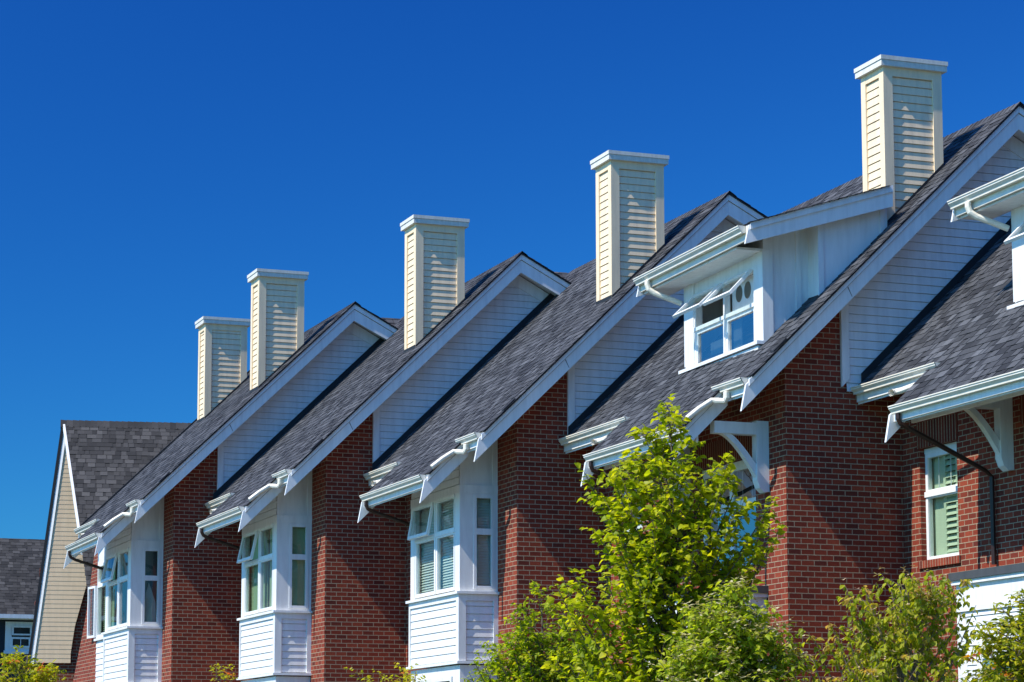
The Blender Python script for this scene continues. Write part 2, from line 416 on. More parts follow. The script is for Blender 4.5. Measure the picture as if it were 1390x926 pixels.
def dormer(root, shift=(0, 0, 0)):
    xf, yn, yf, yb = -3.67, 1.11, 3.65, .80
    B = MB()
    zr = lambda x: 7.60 + .315 * (x + 4.11)           # top of the shed roof
    zs = lambda x: zr(x) - .20
    # front wall pieces (facing -X) round the window
    wy0, wy1, wz0, wz1 = 1.36, 3.34, 6.045, 7.17
    B.box(xf, xf + .12, yn + .003, wy0, 5.90, 7.62); B.box(xf, xf + .12, wy1, yf, 5.8, 7.62)
    B.box(xf, xf + .12, wy0, wy1, wz1, 7.62); B.box(xf, xf + .12, wy0, wy1, 5.75, wz0)
    # side walls
    xz = [(xf + .003, 5.7), (xf + .003, zs(xf)), (-2.97, zs(-2.97)), (-2.97, 6.4)]
    B.xzprism(xz, yn, yn + .05)
    B.xzprism([(-2.97, 6.4), (-2.97, zs(-2.97)), (-1.88, zs(-1.88)), (-1.88, 7.3)], yb, yb + .05)
    B.box(-2.97, -2.93, yb + .003, yn + .04, 6.4, zs(-2.97))
    B.xzprism([(xf + .003, 5.7), (xf + .003, zs(xf)), (-1.3, zs(-1.3)), (-1.3, 7.9)], yf - .05, yf)
    # trim posts
    B.box(xf - .028, xf, yn - .028, wy0, 5.92, 7.36); B.box(xf + .0005, xf + .13, yn - .028, yn, 5.90, 7.36)
    B.box(xf - .028, xf, wy1, yf + .02, 5.70, 7.36)
    B.box(xf + .5, xf + .58, yn - .015, yn, 6.45, zs(-3.1)); B.box(-2.985, -2.90, yb - .018, yb, 6.55, zs(-2.95))
    B.box(-2.0, -1.93, yb - .014, yb, 7.3, zs(-1.97))
    b = B.build('dormer', M['white'], root, bevel=.003)
    # the dormers sit very slightly skewed to the row
    b.rotation_euler.z = -.032; b.scale = (1, 1.10, 1); pv = Vector((xf, .62, 0))
    b.location = Vector(shift) + pv - Matrix.Rotation(-.032, 3, 'Z') @ Vector((pv.x, pv.y * 1.10, 0))
    # sill
    S = MB(); S.box(xf - .13, xf + .02, yn - .03, yf + .02, 6.0, 6.05); S.box(xf - .095, xf, yn + .01, yf + .02, 5.84, 5.984)
    S.build('sill', M['trim'], b, bevel=.004)
    # roof: shingles on a slab
    Rr = MB(); rng = R_(77)
    ln = math.hypot(1, .315); Sd = Vector((1, 0, .315)).normalized(); Nd = Vector((-.315, 0, 1)).normalized()
    O = Vector((-4.13, 0, zr(-4.13)))
    shingles(Rr, lambda u, s, d: O + Y_ * u + Sd * s + Nd * d, 0, 3.45, lambda s: .56 if s < 2.30 else 1.30, lambda s: 4.32, rng)
    Rr.build('dormer_roof', M['shingle'], b, colors=True)
    D = MB()
    D.prism([(-4.1, .66, zr(-4.1) - .02), (-1.9, .66, zr(-1.9) - .02), (-1.9, .66, zr(-1.9) - .13), (-4.1, .66, zr(-4.1) - .13)], (0, 3.62, 0))
    D.prism([(-1.898, 1.30, zr(-1.898) - .02), (-.9, 1.30, zr(-.9) - .02), (-.9, 1.30, zr(-.9) - .13), (-1.898, 1.30, zr(-1.898) - .13)], (0, 2.98, 0))
    # flat soffit boards under the eaves
    D.box(-4.08, xf, 1.12, 4.28, zr(-4.1) - .26, zr(-4.1) - .225)
    D.prism([(-4.08, .66, zr(-4.08) - .205), (-1.92, .66, zr(-1.92) - .205), (-1.92, .66, zr(-1.92) - .175), (-4.08, .66, zr(-4.08) - .175)], (0, .455, 0))
    D.build('soffit', M['white'], b)
    # rake boards (near and far) with pointed tails
    for y, xr in ((.615, -1.89), (4.29, -1.2)):
        K = MB()
        K.xzprism([(-4.13, zr(-4.13) - .02), (-4.19, zr(-4.13) - .29), (xr, zr(xr) - .30), (xr, zr(xr) - .02)], y, y + .04)
        K.xzprism([(-4.12, zr(-4.12) + .004), (-4.12, zr(-4.12) - .09), (xr - .002, zr(xr) - .09), (xr - .002, zr(xr) + .004)], y - .022, y - .001)
        K.build('rake_board', M['trim'], b, bevel=.003)
    G = MB(); G.box(-4.135, -4.1, .66, 4.28, zr(-4.13) - .22, zr(-4.13) - .02); gutter(G, -4.138, zr(-4.13) - .02, .70, 4.30)
    G.build('gutter', M['gutter'], b)
    Dp = MB(); Dp.tube([(-4.2, 3.88, 7.47), (-4.2, 3.88, 7.40), (-4.18, 3.87, 7.33), (-4.10, 3.84, 7.27), (-3.72, 3.70, 7.10)], .042, 8, sq=True)
    Dp.build('downpipe', M['gutter'], b, smooth=False, bevel=.006)
    # window: two fixed lights below, two opening awnings above
    F, Gl = MB(), MB()
    W = Vector((xf, 0, 0))
    my = 2.33; tz = 6.60
    for a, c in ((wy0, my), (my, wy1)): frame(F, Gl, W, Y_, Z_, -X_, a + .02, c - .02, wz0 + .0, tz, .052, -.06, .0, True, -.03)
    F.obox(W, Y_, Z_, -X_, wy0, wy1, tz, tz + .055, -.07, .025); F.obox(W, Y_, Z_, -X_, my - .025, my + .025, wz0, wz1, -.07, .02)
    F.obox(W, Y_, Z_, -X_, wy0, wy0 + .04, wz0, wz1, -.1, .012); F.obox(W, Y_, Z_, -X_, wy1 - .04, wy1, wz0, wz1, -.1, .012)
    F.obox(W, Y_, Z_, -X_, wy0, wy1, wz1 - .045, wz1, -.1, .022)
    F.build('window_frame', M['trim'], b, bevel=.003)
    Gl.build('glass_pane', M['blueglass'], b)
    S1, G1 = MB(), MB()
    open_sash(S1, G1, W - X_ * .01, Y_, -X_, my + .05, wy1 - .05, wz1 - .05, .5, 46)
    S1.build('open_sash', M['trim'], b, bevel=.003, label='wide open awning sash of the dormer window')
    S2 = MB()
    open_sash(S2, G1, W - X_ * .01, Y_, -X_, wy0 + .05, my - .045, wz1 - .05, .5, 44)
    S2.build('open_sash', M['trim'], b, bevel=.003)
    G1.build('glass_pane', M['glass'], b)
    # the portable cooler's two round vents and a hint of the room behind
    V = MB(); V.box(xf + .10, xf + .16, wy0 + .04, my - .03, tz + .06, wz1 - .05)
    V.build('vent_panel', M['white'], b)
    Q = MB()
    for k in (0, 1):
        cy, cz = my - .26 - k * .27, tz + .33
        ring = [Vector((xf + .095, cy + math.cos(t) * .105, cz + math.sin(t) * .125)) for t in [i * math.pi / 10 for i in range(20)]]
        Q.poly(ring); Q.prism([tuple(p) for p in ring], (.01, 0, 0))
    Q.build('vent_opening', M['vent'], b)
    for bx in ((xf + .10, xf + .12, my - .32, my - .05, wz0, tz), (xf + .10, xf + .12, my + .1, my + .7, wz0, wz0 + .33)):
        C = MB(); C.box(*bx); C.build('curtain', M['curtain'], b)
    Cf = MB()
    x0, x1 = -4.10, -3.66
    Cf.prism([(x0, yf - .02, Zr(x0) + .012), (x1, yf - .02, Zr(x1) + .012), (x1, yf - .02, Zr(x1) + .13)], (0, .30, 0), .12)
    Cf.build('roof_saddle', M['shingledark'], b, colors=True)

def bracket(root, y):
    B = MB(); t = .075
    xw = -3.62
    B.box(xw - .19, xw - .002, y - t, y + t, 4.06, 4.90)
    B.prism([(xw - .19, y - t, 4.06), (xw - .002, y - t, 4.06), (xw - .002, y - t, 3.90), (xw - .08, y - t, 3.89), (xw - .15, y - t, 3.95)], (0, 2 * t, 0))
    B.box(-4.46, xw - .192, y - t, y + t, 4.70, 4.868)
    # curved brace
    n = 10; inner, outer = [], []
    for i in range(n + 1):
        s = i / n
        x = -4.36 + s * .55; z = 4.70 - .60 * (s ** 1.55)
        inner.append((x, z)); 
    for i in range(n + 1):
        s = i / n
        x = -4.20 + s * .39; z = 4.70 - .42 * (s ** 1.25)
        outer.append((x, z))
    y1 = y - t + .025
    for i in range(n):
        B.prism([(inner[i][0], y1, inner[i][1]), (inner[i + 1][0], y1, inner[i + 1][1]), (outer[i + 1][0], y1, outer[i + 1][1]), (outer[i][0], y1, outer[i][1])], (0, 2 * t - .05, 0))
    B.build('bracket', M['white'], root, bevel=.004)

def bay(root, style, sash_angle):
    x0, x1, y0, y1 = -4.28, -3.60, 1.30, 3.83
    Bf = MB()
    wy0, wy1, wz0, wz1 = 1.53, 3.61, 2.95, 4.52
    # corner posts, head band, upper panel, lower backing
    Bf.box(x0, x0 + .1, y0, wy0, 2.90, 4.66); Bf.box(x0, x0 + .1, wy1, y1, 2.90, 4.66)
    Bf.box(x0 - .004, x0 + .1, y0 - .004, y1 + .004, wz1, 4.66)
    rw0, rw1, rz0, rz1 = -4.04, -3.68, 2.96, 4.50
    Bf.box(x0 + .1, rw0, y0, y0 + .08, 2.90, 4.655); Bf.box(rw1, x1, y0, y0 + .08, 2.90, 4.655)
    Bf.box(rw0, rw1, y0 - .002, y0 + .08, rz1, 4.655); Bf.box(rw0, rw1, y0, y0 + .08, 2.9, rz0)
    Bf.box(x0 + .1, x1, y0 - .010, y0 - .001, 4.53, 4.662)
    Bf.box(x0 + .1, x1, y1 - .08, y1, 2.9, 4.66)
    # upper wall above the head band, up into the roof
    Bf.box(x0 + .02, x0 + .1, y0 + .02, y1 - .02, 4.66, Zr(x0 + .1) - .2)
    Bf.xzprism([(x0 + .02, 4.66), (x1, 4.66), (x1, Zr(x1) - .25), (x0 + .02, Zr(x0 + .02) - .25)], y0 + .018, y0 + .09)
    Bf.box(x0, x0 + .12, y0, y0 + .018, 4.662, Zr(x0) - .3); Bf.box(x1 - .1, x1, y0, y0 + .018, 4.662, Zr(x1) - .33)
    # lower storey
    Bf.box(x0 + .02, x0 + .1, y0 + .02, y1 - .02, 1.76, 2.88); Bf.box(x0 + .1, x1, y0 + .02, y0 + .1, 1.76, 2.88)
    Bf.box(x0 + .1, x1, y1 - .1, y1 - .02, 1.76, 2.88)
    Bf.box(x0 - .028, x0 + .1, y0 - .028, y0 + .1, 1.78, 2.87); Bf.box(x0 - .028, x0 + .02, y1 - .06, y1 + .01, 1.78, 2.87)
    Bf.box(x0 - .027, x0 + .02, y0 + .1, y1 - .06, 2.775, 2.87)
    Bf.box(x0 + .1, x1, y0 - .027, y0 + .02, 2.765, 2.87); Bf.box(x1 - .1, x1, y0 - .028, y0 + .02, 1.78, 2.766)
    # bottom storey below the second ledge
    Bf.box(x0 + .01, x0 + .09, y0 + .01, y1 - .01, 1.55, 1.72); Bf.box(x0 + .09, x1, y0 + .01, y0 + .09, GZ, 1.72); Bf.box(x0 + .09, x1, y1 - .09, y1 - .01, GZ, 1.72)
    Bf.box(x0 + .01, x0 + .09, y0 + .01, y0 + .35, GZ, 1.55); Bf.box(x0 + .01, x0 + .09, y1 - .35, y1 - .01, GZ, 1.55)
    Bf.box(x0 + .01, x0 + .09, y0 + .35, y1 - .35, GZ, .1)
    b = Bf.build('bay_window', M['white'], root, bevel=.003)
    for args in ((Vector((x0 + .02, 0, 0)), -Y_, -X_, 1.80, 2.78, lambda z: -(y1 - .05), lambda z: -(y0 + .09), .126), (Vector((0, y0 + .02, 0)), X_, -Y_, 1.80, 2.775, lambda z: x0 + .1, lambda z: x1 - .09, .126), (Vector((x0 + .02, 0, 0)), -Y_, -X_, 4.67, 5.2, lambda z: -(y1 - .05), lambda z: -(y0 + .02), .126)):
        L = MB(); lap(L, *args); L.build('siding', M['siding'], b)
    S = MB()
    for zt, zb, p in ((2.915, 2.872, .06), (1.785, 1.74, .05)):
        p += .01; S.box(x0 - p, x0 + .03, y0 - p, y1 + .06, zb, zt); S.box(x0 + .03, x1 + .0, y0 - p, y0 + .03, zb, zt)
    S.build('sill', M['trim'], b, bevel=.005)
    # windows
    F, G = MB(), MB(); W = Vector((x0, 0, 0)); my = 2.51; tz = 3.93
    F.obox(W, Y_, Z_, -X_, wy0, wy1, tz - .03, tz + .03, -.07, .015); F.obox(W, Y_, Z_, -X_, my - .028, my + .028, wz0, wz1, -.07, .018)
    for a, c in ((wy0, my), (my, wy1)): frame(F, G, W, Y_, Z_, -X_, a + .02, c - .02, wz0, tz, .058, -.06, .0, True, -.03)
    frame(F, G, W, Y_, Z_, -X_, wy0 + .02, my - .02, tz, wz1, .055, -.06, .0, True, -.03)
    F.obox(W, Y_, Z_, -X_, my, my + .05, tz, wz1, -.06, -.001); F.obox(W, Y_, Z_, -X_, wy1 - .05, wy1, tz, wz1, -.06, -.001)
    F.obox(W, Y_, Z_, -X_, wy0, wy1, wz1 - .04, wz1 + .012, -.06, .022)
    F.build('window_frame', M['trim'], b, bevel=.003); G.build('glass_pane', M['glass'], b)
    F, G = MB(), MB(); Wr = Vector((0, y0, 0))
    frame(F, G, Wr, X_, Z_, -Y_, rw0, rw1, rz0, 3.90, .05, -.06, .012, True, -.03); frame(F, G, Wr, X_, Z_, -Y_, rw0, rw1, 3.90, rz1, .05, -.06, .010, True, -.03)
    F.build('window_frame', M['trim'], b, bevel=.003); G.build('glass_pane', M['glass'], b)
    F, G = MB(), MB()
    frame(F, G, W, Y_, Z_, -X_, y0 + .36, y1 - .36, .1, 1.55, .07, -.08, .02, True, -.03)
    F.build('window_frame', M['trim'], b, bevel=.003); G.build('glass_pane', M['glass'], b)
    S1, G1 = MB(), MB(); open_sash(S1, G1, W - X_ * .005, Y_, -X_, my + .04, wy1 - .02, wz1 - .03, .56, sash_angle, .055)
    S1.build('open_sash', M['trim'], b, bevel=.003); G1.build('glass_pane', M['glass'], b)
    xi = x0 + .085
    def cloth(nm, mat, bx):
        C = MB(); C.box(*bx); C.build(nm, mat, b)
    if style == 'blinds':
        C = MB(); slats(C, Vector((xi + .03, 0, 0)), Y_, -X_, wy0 + .02, wy1 + .1, wz0 + .03, wz1 - .03, 0); C.build('blind', M['blind'], b)
        C = MB(); slats(C, Vector((0, y0 + .11, 0)), X_, -Y_, rw0 + .0, rw1 + .02, rz0 + .02, rz1 - .02, 0); C.build('blind', M['blind'], b)
    elif style == 'green':
        cloth('curtain', M['greenblind'], (xi, xi + .02, wy0 + .12, wy0 + .55, wz0, wz1)); cloth('curtain', M['greenblind'], (xi + .05, xi + .07, my - .1, wy1 + .1, wz0, wz1))
        cloth('curtain', M['greenblind'], (rw0, rw1 + .02, y0 + .10, y0 + .12, rz0, rz1))
    else:
        cloth('curtain', M['greenblind'], (xi, xi + .02, wy0 + .02, wy0 + .36, wz0, wz1)); cloth('curtain', M['greenblind'], (xi, xi + .02, my - .05, my + .40, wz0, wz1))
        cloth('curtain', M['greenblind'], (xi, xi + .02, wy1 - .28, wy1 + .1, wz0, wz1))
        K = MB(); r = R_(5)
        pts = [(rw0 + .10, .75), (rw0 + .16, 1.0), (rw0 + .22, .82), (rw0 + .30, .55), (rw0 + .34, .0), (rw0 + .05, .0)]
        K.prism([(x, y0 + .12, rz0 + z * .85) for x, z in pts], (0, .03, 0))
        K.build('hanging_drape', M['curtain'], b)

def porch(root):
    x0, x1, y0, y1, zt = -4.12, -3.62, 1.10, 4.15, 2.50
    B = MB()
    B.box(x0, x1, y0, y1, GZ, zt - .02)
    B.box(x0 - .03, x1, y0 - .03, y1 + .03, zt - .36, zt - .02); B.box(x0 - .075, x1, y0 - .075, y1 + .075, zt - .075, zt - .02)
    B.box(x0 - .05, x1, y0 - .05, y1 + .05, zt - .43, zt - .361)
    B.box(x0 - .028, x0 + .1, y1 - .2, y1 + .028, GZ, zt - .44); B.box(x0 - .028, x0 + .1, y0 - .028, y0 + .2, GZ, zt - .44)
    b = B.build('porch', M['white'], root, bevel=.004)
    L = MB()
    lap(L, Vector((x0, 0, 0)), -Y_, -X_, GZ + .2, zt - .43, lambda z: -(y1 - .2), lambda z: -(y0 + .2), .126)
    L.build('siding', M['siding'], b)
    C = MB(); C.box(x0 - .10, x1, y0 - .10, y1 + .10, zt - .018, zt + .085)
    C.build('roof_edge', M['roofcap'], b, bevel=.006)
    F, G = MB(), MB(); W = Vector((x0, 0, 0))
    F.obox(W, Y_, Z_, -X_, y0 + .45, y1 - .45, .2, 1.62, 0, .035); frame(F, G, W, Y_, Z_, -X_, y0 + .55, y1 - .55, .3, 1.5, .06, .02, .055, True, .04)
    F.build('window_frame', M['trim'], b, bevel=.003); G.build('glass_pane', M['blueglass'], b)

def brick_window(root, y0, y1, z0, z1, panes, shutter=False, sash=False):
    xw = -3.62; W = Vector((xw, 0, 0))
    F, G = MB(), MB(); d = -.11
    tz = z1 - .5 * (z1 - z0) * .76
    n = len(panes) - 1
    for a, c in zip(panes, panes[1:]):
        frame(F, G, W, Y_, Z_, -X_, a, c, z0, tz, .06, d - .05, d + .025, True, d)
        if not sash: frame(F, G, W, Y_, Z_, -X_, a, c, tz, z1, .06, d - .05, d + .022, True, d)
    F.obox(W, Y_, Z_, -X_, y0, y1, tz - .04, tz + .035, d - .05, d + .045)
    F.obox(W, Y_, Z_, -X_, y0, y1, z1, z1 + .07, d - .05, d + .03)
    for a in (panes[:-1]):
        for q in (.36, .68): F.obox(W, Y_, Z_, -X_, a + (panes[1] - panes[0]) * q - .008, a + (panes[1] - panes[0]) * q + .008, tz, z1, d - .012, d - .004)
    w = F.build('window', M['trim'], root, bevel=.003)
    G.build('glass_pane', M['glass'] if shutter else M['blueglass'], w)
    # brick reveal sides and sill
    Bk = MB()
    Bk.box(xw - .035, xw + .12, y0 - .05, y1 + .05, z0 - .105, z0 - .0)
    Bk.build('brick_sill', M['soldiersill'], w)
    Bl = MB(); zt = z1 + .075
    Bl.box(xw - .012, xw + .10, y0 - .05, y1 + .05, zt, zt + .36)
    Bl.build('brick_lintel', M['soldier'], w)
    if shutter:
        S = MB(); O = Vector((xw + .17, 0, 0)); t1 = z1 + .05
        a, c = y0 - .05, y0 + .62
        S.obox(O, Y_, Z_, -X_, a, a + .06, z0, t1, -.02, .02); S.obox(O, Y_, Z_, -X_, c - .06, c, z0, t1, -.02, .02); S.obox(O, Y_, Z_, -X_, a + .28, a + .34, z0, t1, -.02, .021)
        S.obox(O, Y_, Z_, -X_, a + .06, c - .06, z0, z0 + .09, -.02, .018); S.obox(O, Y_, Z_, -X_, a + .06, c - .06, tz - .08, tz + .02, -.02, .018)
        slats(S, O, Y_, -X_, a + .06, c - .06, z0 + .13, tz - .08, 0, .085, .10, 55); slats(S, O, Y_, -X_, a + .06, c - .06, tz + .06, t1, 0, .085, .10, 55)
        S.obox(O, Y_, Z_, -X_, c, y1 + .3, z0, z1 + .05, -.05, -.03)
        S.build('shutter', M['shutter'], w)
    else:
        for bx in ((xw + .25, xw + .27, y0, y0 + .35, z0, z1), (xw + .25, xw + .27, y1 - .35, y1, z0, z1)):
            C = MB(); C.box(*bx); C.build('curtain', M['curtain'], w)
    if sash:
        S1, G1 = MB(), MB(); open_sash(S1, G1, W - X_ * d, Y_, -X_, y0 + .02, y1 - .02, z1 - .02, .5, 40)
        S1.build('open_sash', M['trim'], w, bevel=.003); G1.build('glass_pane', M['glass'], w)

M['soldiersill'] = brickmat('red_brick_sill', 0.0, .36, .07, 1.0, .175)

def townhouse(A, W, kind, label, dnext, style='blinds', ang=25, seed=1, chimneys=((.60, 1.25),), end=False):
    rng = R_(seed)
    root = thing('townhouse', label, 'house', (A[0], A[1], GZ), ROW)
    yw = .42; xw = -3.62
    # ---- brick walls
    B = MB(); Bh = []
    gp = [(xw, GZ), (xw, Zr(xw) - .2), (0, RZ - .2), (3.0, Zr(3.0) - .2), (3.0, GZ)]
    B.poly([(x, yw, z) for x, z in gp], [(x, z) for x, z in gp])
    if kind == 'bay': holes = [(1.36, 3.77, 0.2, 5.5)]
    else:
        lw = (5.35, 6.30) if W > 6.5 else (4.96, 5.95)
        holes = [(lw[0], lw[1], 2.90, 4.50), (1.36, 3.30, 2.92, 4.50)]
    ye = W if not end else 5.3
    wall_with_holes(B, lambda u, z: Vector((xw, u, z)), yw, ye, GZ, Zr(xw) - .2, holes, xw + yw, -1)
    for h in holes:                                       # reveals
        if kind == 'bay': break
        for yy in (h[0], h[1]):
            B.poly([(xw, yy, h[2]), (xw + .12, yy, h[2]), (xw + .12, yy, h[3]), (xw, yy, h[3])], [(0, h[2]), (.12, h[2]), (.12, h[3]), (0, h[3])])
    B.poly([(3.0, yw, GZ), (3.0, W, GZ), (3.0, W, Zr(3) - .2), (3.0, yw, Zr(3) - .2)], [(yw, GZ), (W, GZ), (W, Zr(3)), (yw, Zr(3))])
    ywf = W - .01
    B.poly([(x, ywf, z) for x, z in gp][::-1], [(x, z) for x, z in gp][::-1])
    B.build('brick_wall', M['brick'], root)
    # floor inside, so that no light comes up from below
    Fl = MB(); Fl.box(xw + .3, 2.9, yw + .1, W - .1, 2.3, 2.4); Fl.build('floor_slab', M['dark'], root)
    Iw = MB(); Iw.box(xw + .62, xw + .66, yw + .1, W - .1, 2.42, 5.7); Iw.build('inner_wall', M['inner'], root)
    # ---- clapboard gable above the next roof
    rk = lambda z: (z - (RZ - .33)) / m
    fl = lambda z: max(-2.66, rk(z)); fr = lambda z: min(((RZ - .33) - z) / bs, (z - RZ) / m + dnext + .12)
    S = MB(); lap(S, Vector((0, yw, 0)), X_, -Y_, 5.30, 9.22, fl, fr, .1235, .032, .020, .5, .007)
    S.build('gable_siding', M['siding'], root)
    C = MB()
    C.xzprism([(-2.74, 5.36), (-2.62, 5.48), (-2.62, Zr(-2.62) - .3), (-2.74, Zr(-2.74) - .3)], yw - .05, yw)
    C.build('corner_board', M['trim'], root, bevel=.003)
    K = MB(); K.xzprism([(0.03, RZ - .30), (2.2, Zr(2.2) - .30), (2.2, Zr(2.2) - .50), (-.17, RZ - .50 + .06)], yw - .047, yw)
    K.build('frieze_board', M['trim'], root)
    # ---- roof
    Rf = MB()
    ln = math.hypot(1, m); Su = Vector((1, 0, m)) / ln; Nn = Vector((-m, 0, 1)) / ln
    xe = -4.345
    O = Vector((xe, 0, Zr(xe)))
    P = lambda u, s, d: O + Y_ * u + Su * s + Nn * d
    smax = -xe * ln
    far = lambda s: (W + .9 if (xe + s / ln) > -.55 else W) if not end else W
    shingles(Rf, P, 0, smax, lambda s: -.055, far, rng)
    xt = -4.965; O2 = Vector((xt, 0, Zr(xt)))
    n_rows = round((xe - xt) * ln / .143); ext = (xe - xt) * ln / n_rows
    shingles(Rf, lambda u, s, d: O2 + Y_ * u + Su * s + Nn * d, 0, (xe - xt) * ln - .001, lambda s: .815, lambda s: 4.30, rng, ext)
    lb = math.hypot(1, bs); Sb = Vector((-1, 0, bs)) / lb; Nb = Vector((bs, 0, 1)) / lb
    Ob = Vector((3.3, 0, Zr(3.3)))
    shingles(Rf, lambda u, s, d: Ob + Y_ * u + Sb * s + Nb * d, 0, 3.3 * lb, lambda s: -.055, lambda s: W + (.9 if not end else 0), rng)
    # ridge caps
    y = -.06
    while y < W + (.8 if not end else -.2):
        tn = rng.uniform(.2, .8)
        Rf.poly([(-.12, y, Zr(-.12) + .022), (0, y, RZ + .036), (0, y + .2, RZ + .022), (-.12, y + .2, Zr(-.12) + .012)], None, tn)
        Rf.poly([(0, y, RZ + .036), (.12, y, Zr(.12) + .022), (.12, y + .2, Zr(.12) + .012), (0, y + .2, RZ + .022)], None, tn)
        Rf.poly([(-.12, y, Zr(-.12) + .0), (0, y, RZ + .014), (0, y, RZ + .036), (-.12, y, Zr(-.12) + .022)], None, .1)
        y += .143
    if not end:                                            # little cross roof behind the ridge
        yc = W + 1.25; Oc = Vector((-.35, yc - 1.3, RZ + .06 - 1.2))
        Sc = Vector((0, 1.3, 1.2)).normalized(); Nc = Vector((0, -1.2, 1.3)).normalized()
        shingles(Rf, lambda u, s, d: Oc + X_ * u + Sc * s + Nc * d, 0, 1.77, lambda s: 0, lambda s: 3, rng)
    Rf.build('roof', M['shingle'], root, colors=True)
    # slab / soffit under the shingles
    D = MB()
    def slab(xa, xb, y0, y1, t0, t1):
        D.prism([(xa, y0, Zr(xa) - t0), (xb, y0, Zr(xb) - t0), (xb, y0, Zr(xb) - t1), (xa, y0, Zr(xa) - t1)], (0, y1 - y0, 0))
    slab(-4.33, -.001, .05, W - .02, .012, .26); slab(0.001, 3.2, .05, W - .02, .012, .26)
    slab(-4.95, -4.331, .93, 4.25, .012, .24)
    D.build('soffit', M['white'], root)
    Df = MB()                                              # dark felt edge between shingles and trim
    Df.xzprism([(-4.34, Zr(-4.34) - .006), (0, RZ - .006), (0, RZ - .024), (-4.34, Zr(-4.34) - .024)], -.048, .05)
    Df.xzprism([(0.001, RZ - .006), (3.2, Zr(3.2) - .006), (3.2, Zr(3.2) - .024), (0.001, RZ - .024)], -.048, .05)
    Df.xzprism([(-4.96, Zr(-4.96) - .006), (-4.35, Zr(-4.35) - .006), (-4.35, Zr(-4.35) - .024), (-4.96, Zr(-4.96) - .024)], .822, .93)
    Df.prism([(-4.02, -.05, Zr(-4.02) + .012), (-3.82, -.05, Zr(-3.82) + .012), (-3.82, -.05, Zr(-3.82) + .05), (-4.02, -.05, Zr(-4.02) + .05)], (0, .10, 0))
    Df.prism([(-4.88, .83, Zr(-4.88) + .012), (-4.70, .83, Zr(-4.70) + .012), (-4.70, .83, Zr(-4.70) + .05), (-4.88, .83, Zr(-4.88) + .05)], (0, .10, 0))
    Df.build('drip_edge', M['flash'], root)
    # flashing where the far side of this roof meets the neighbour's wall
    Fs = MB()
    xs1 = -.55 if not end else 0
    if not end: Fs.xzprism([(-4.3, Zr(-4.3) + .014), (xs1, Zr(xs1) + .014), (xs1, Zr(xs1) + .15), (-4.3, Zr(-4.3) + .15)], W - .066, W - .060)
    else: Fs.xzprism([(-4.3, Zr(-4.3) - .2), (0, RZ - .2), (0, RZ + .07), (-4.3, Zr(-4.3) + .07)], W + .0, W + .03)
    Fs.build('flashing', M['flash'], root)
    # ---- barge boards
    rake(root, 0.0, -4.38, 2.3, -4.42)
    rake(root, .875, -4.98, -4.28, -5.03)
    B2 = MB()
    tp = lambda x: Zr(x) - .03
    B2.xzprism([(-5.03, tp(-5.03) - .02), (-5.10, Zr(-5.03) - .345 - .07), (-4.2, Zr(-4.2) - .345), (-4.2, tp(-4.2))], 4.255, 4.30)
    B2.build('rake_board', M['trim'], root, bevel=.003)
    # eave boards + gutters
    E = MB()
    E.box(-4.36, -4.332, .05, .87, Zr(-4.35) - .21, Zr(-4.35) - .03); E.box(-4.36, -4.332, 4.31, W - .03, Zr(-4.35) - .21, Zr(-4.35) - .03)
    E.box(-4.985, -4.955, .925, 4.25, Zr(-4.97) - .20, Zr(-4.97) - .03)
    if kind != 'bay': E.box(-4.74, -4.71, .93, 4.22, Zr(-4.97) - .21, Zr(-4.97) - .02)
    E.build('eave_board', M['white'], root, bevel=.003)
    for (xb, zt, a, c) in ((-4.362, Zr(-4.35) - .012, .07, 1.0), (-4.362, Zr(-4.35) - .012, 4.05, W - .06), (-4.988, Zr(-4.97) - .012, .94, 4.20)):
        G = MB(); gutter(G, xb, zt, a, c, .86); G.build('gutter', M['gutter'], root)
    # downpipes
    z1 = Zr(-4.36)
    T = MB(); T.tube([(-4.42, .62, z1 - .12), (-4.42, .62, z1 - .20), (-4.44, .64, z1 - .25), (-4.50, .72, Zr(-4.50) - .10), (-4.56, .795, Zr(-4.56) - .03), (-4.75, .81, Zr(-4.75) + .03), (-4.93, .825, Zr(-4.93) + .06)], .042, 8, sq=True)
    T.build('downpipe', M['gutter'], root, bevel=.005)
    T = MB(); T.tube([(-4.42, 4.15, z1 - .125), (-4.43, 4.22, z1 - .19), (-4.45, 4.35, z1 - .22), (-4.50, 4.86, z1 - .26), (-4.55, 4.95, z1 - .27), (-4.62, 4.93, z1 - .285)], .042, 8, sq=True, cap=False)
    T.tube([(-4.618, 4.93, z1 - .285), (-4.632, 4.925, z1 - .288)], [.05, .05], 8, sq=True, cap=False)
    T.build('downpipe', M['gutter'], root, bevel=.004)
    zt = Zr(-4.97) - .12
    if kind == 'bay': path = [(-5.03, 4.02, zt), (-5.03, 4.02, zt - .07), (-5.0, 4.02, zt - .13), (-4.90, 4.02, zt - .18), (-3.74, 4.05, zt - .52), (-3.68, 4.05, zt - .60), (-3.68, 4.05, GZ + .2)]
    else: path = [(-5.03, 4.05, zt), (-5.03, 4.05, zt - .07), (-5.0, 4.05, zt - .13), (-4.90, 4.04, zt - .18), (-3.78, 4.0, zt - .70), (-3.68, 4.0, zt - .78), (-3.68, 4.0, 2.70)]
    T = MB(); T.tube(path, .031, 8, sq=True); T.build('downpipe', M['brown'], root, label='dark brown downpipe below the gutter')
    # ---- chimneys
    for c in chimneys: chimney(root, *c)
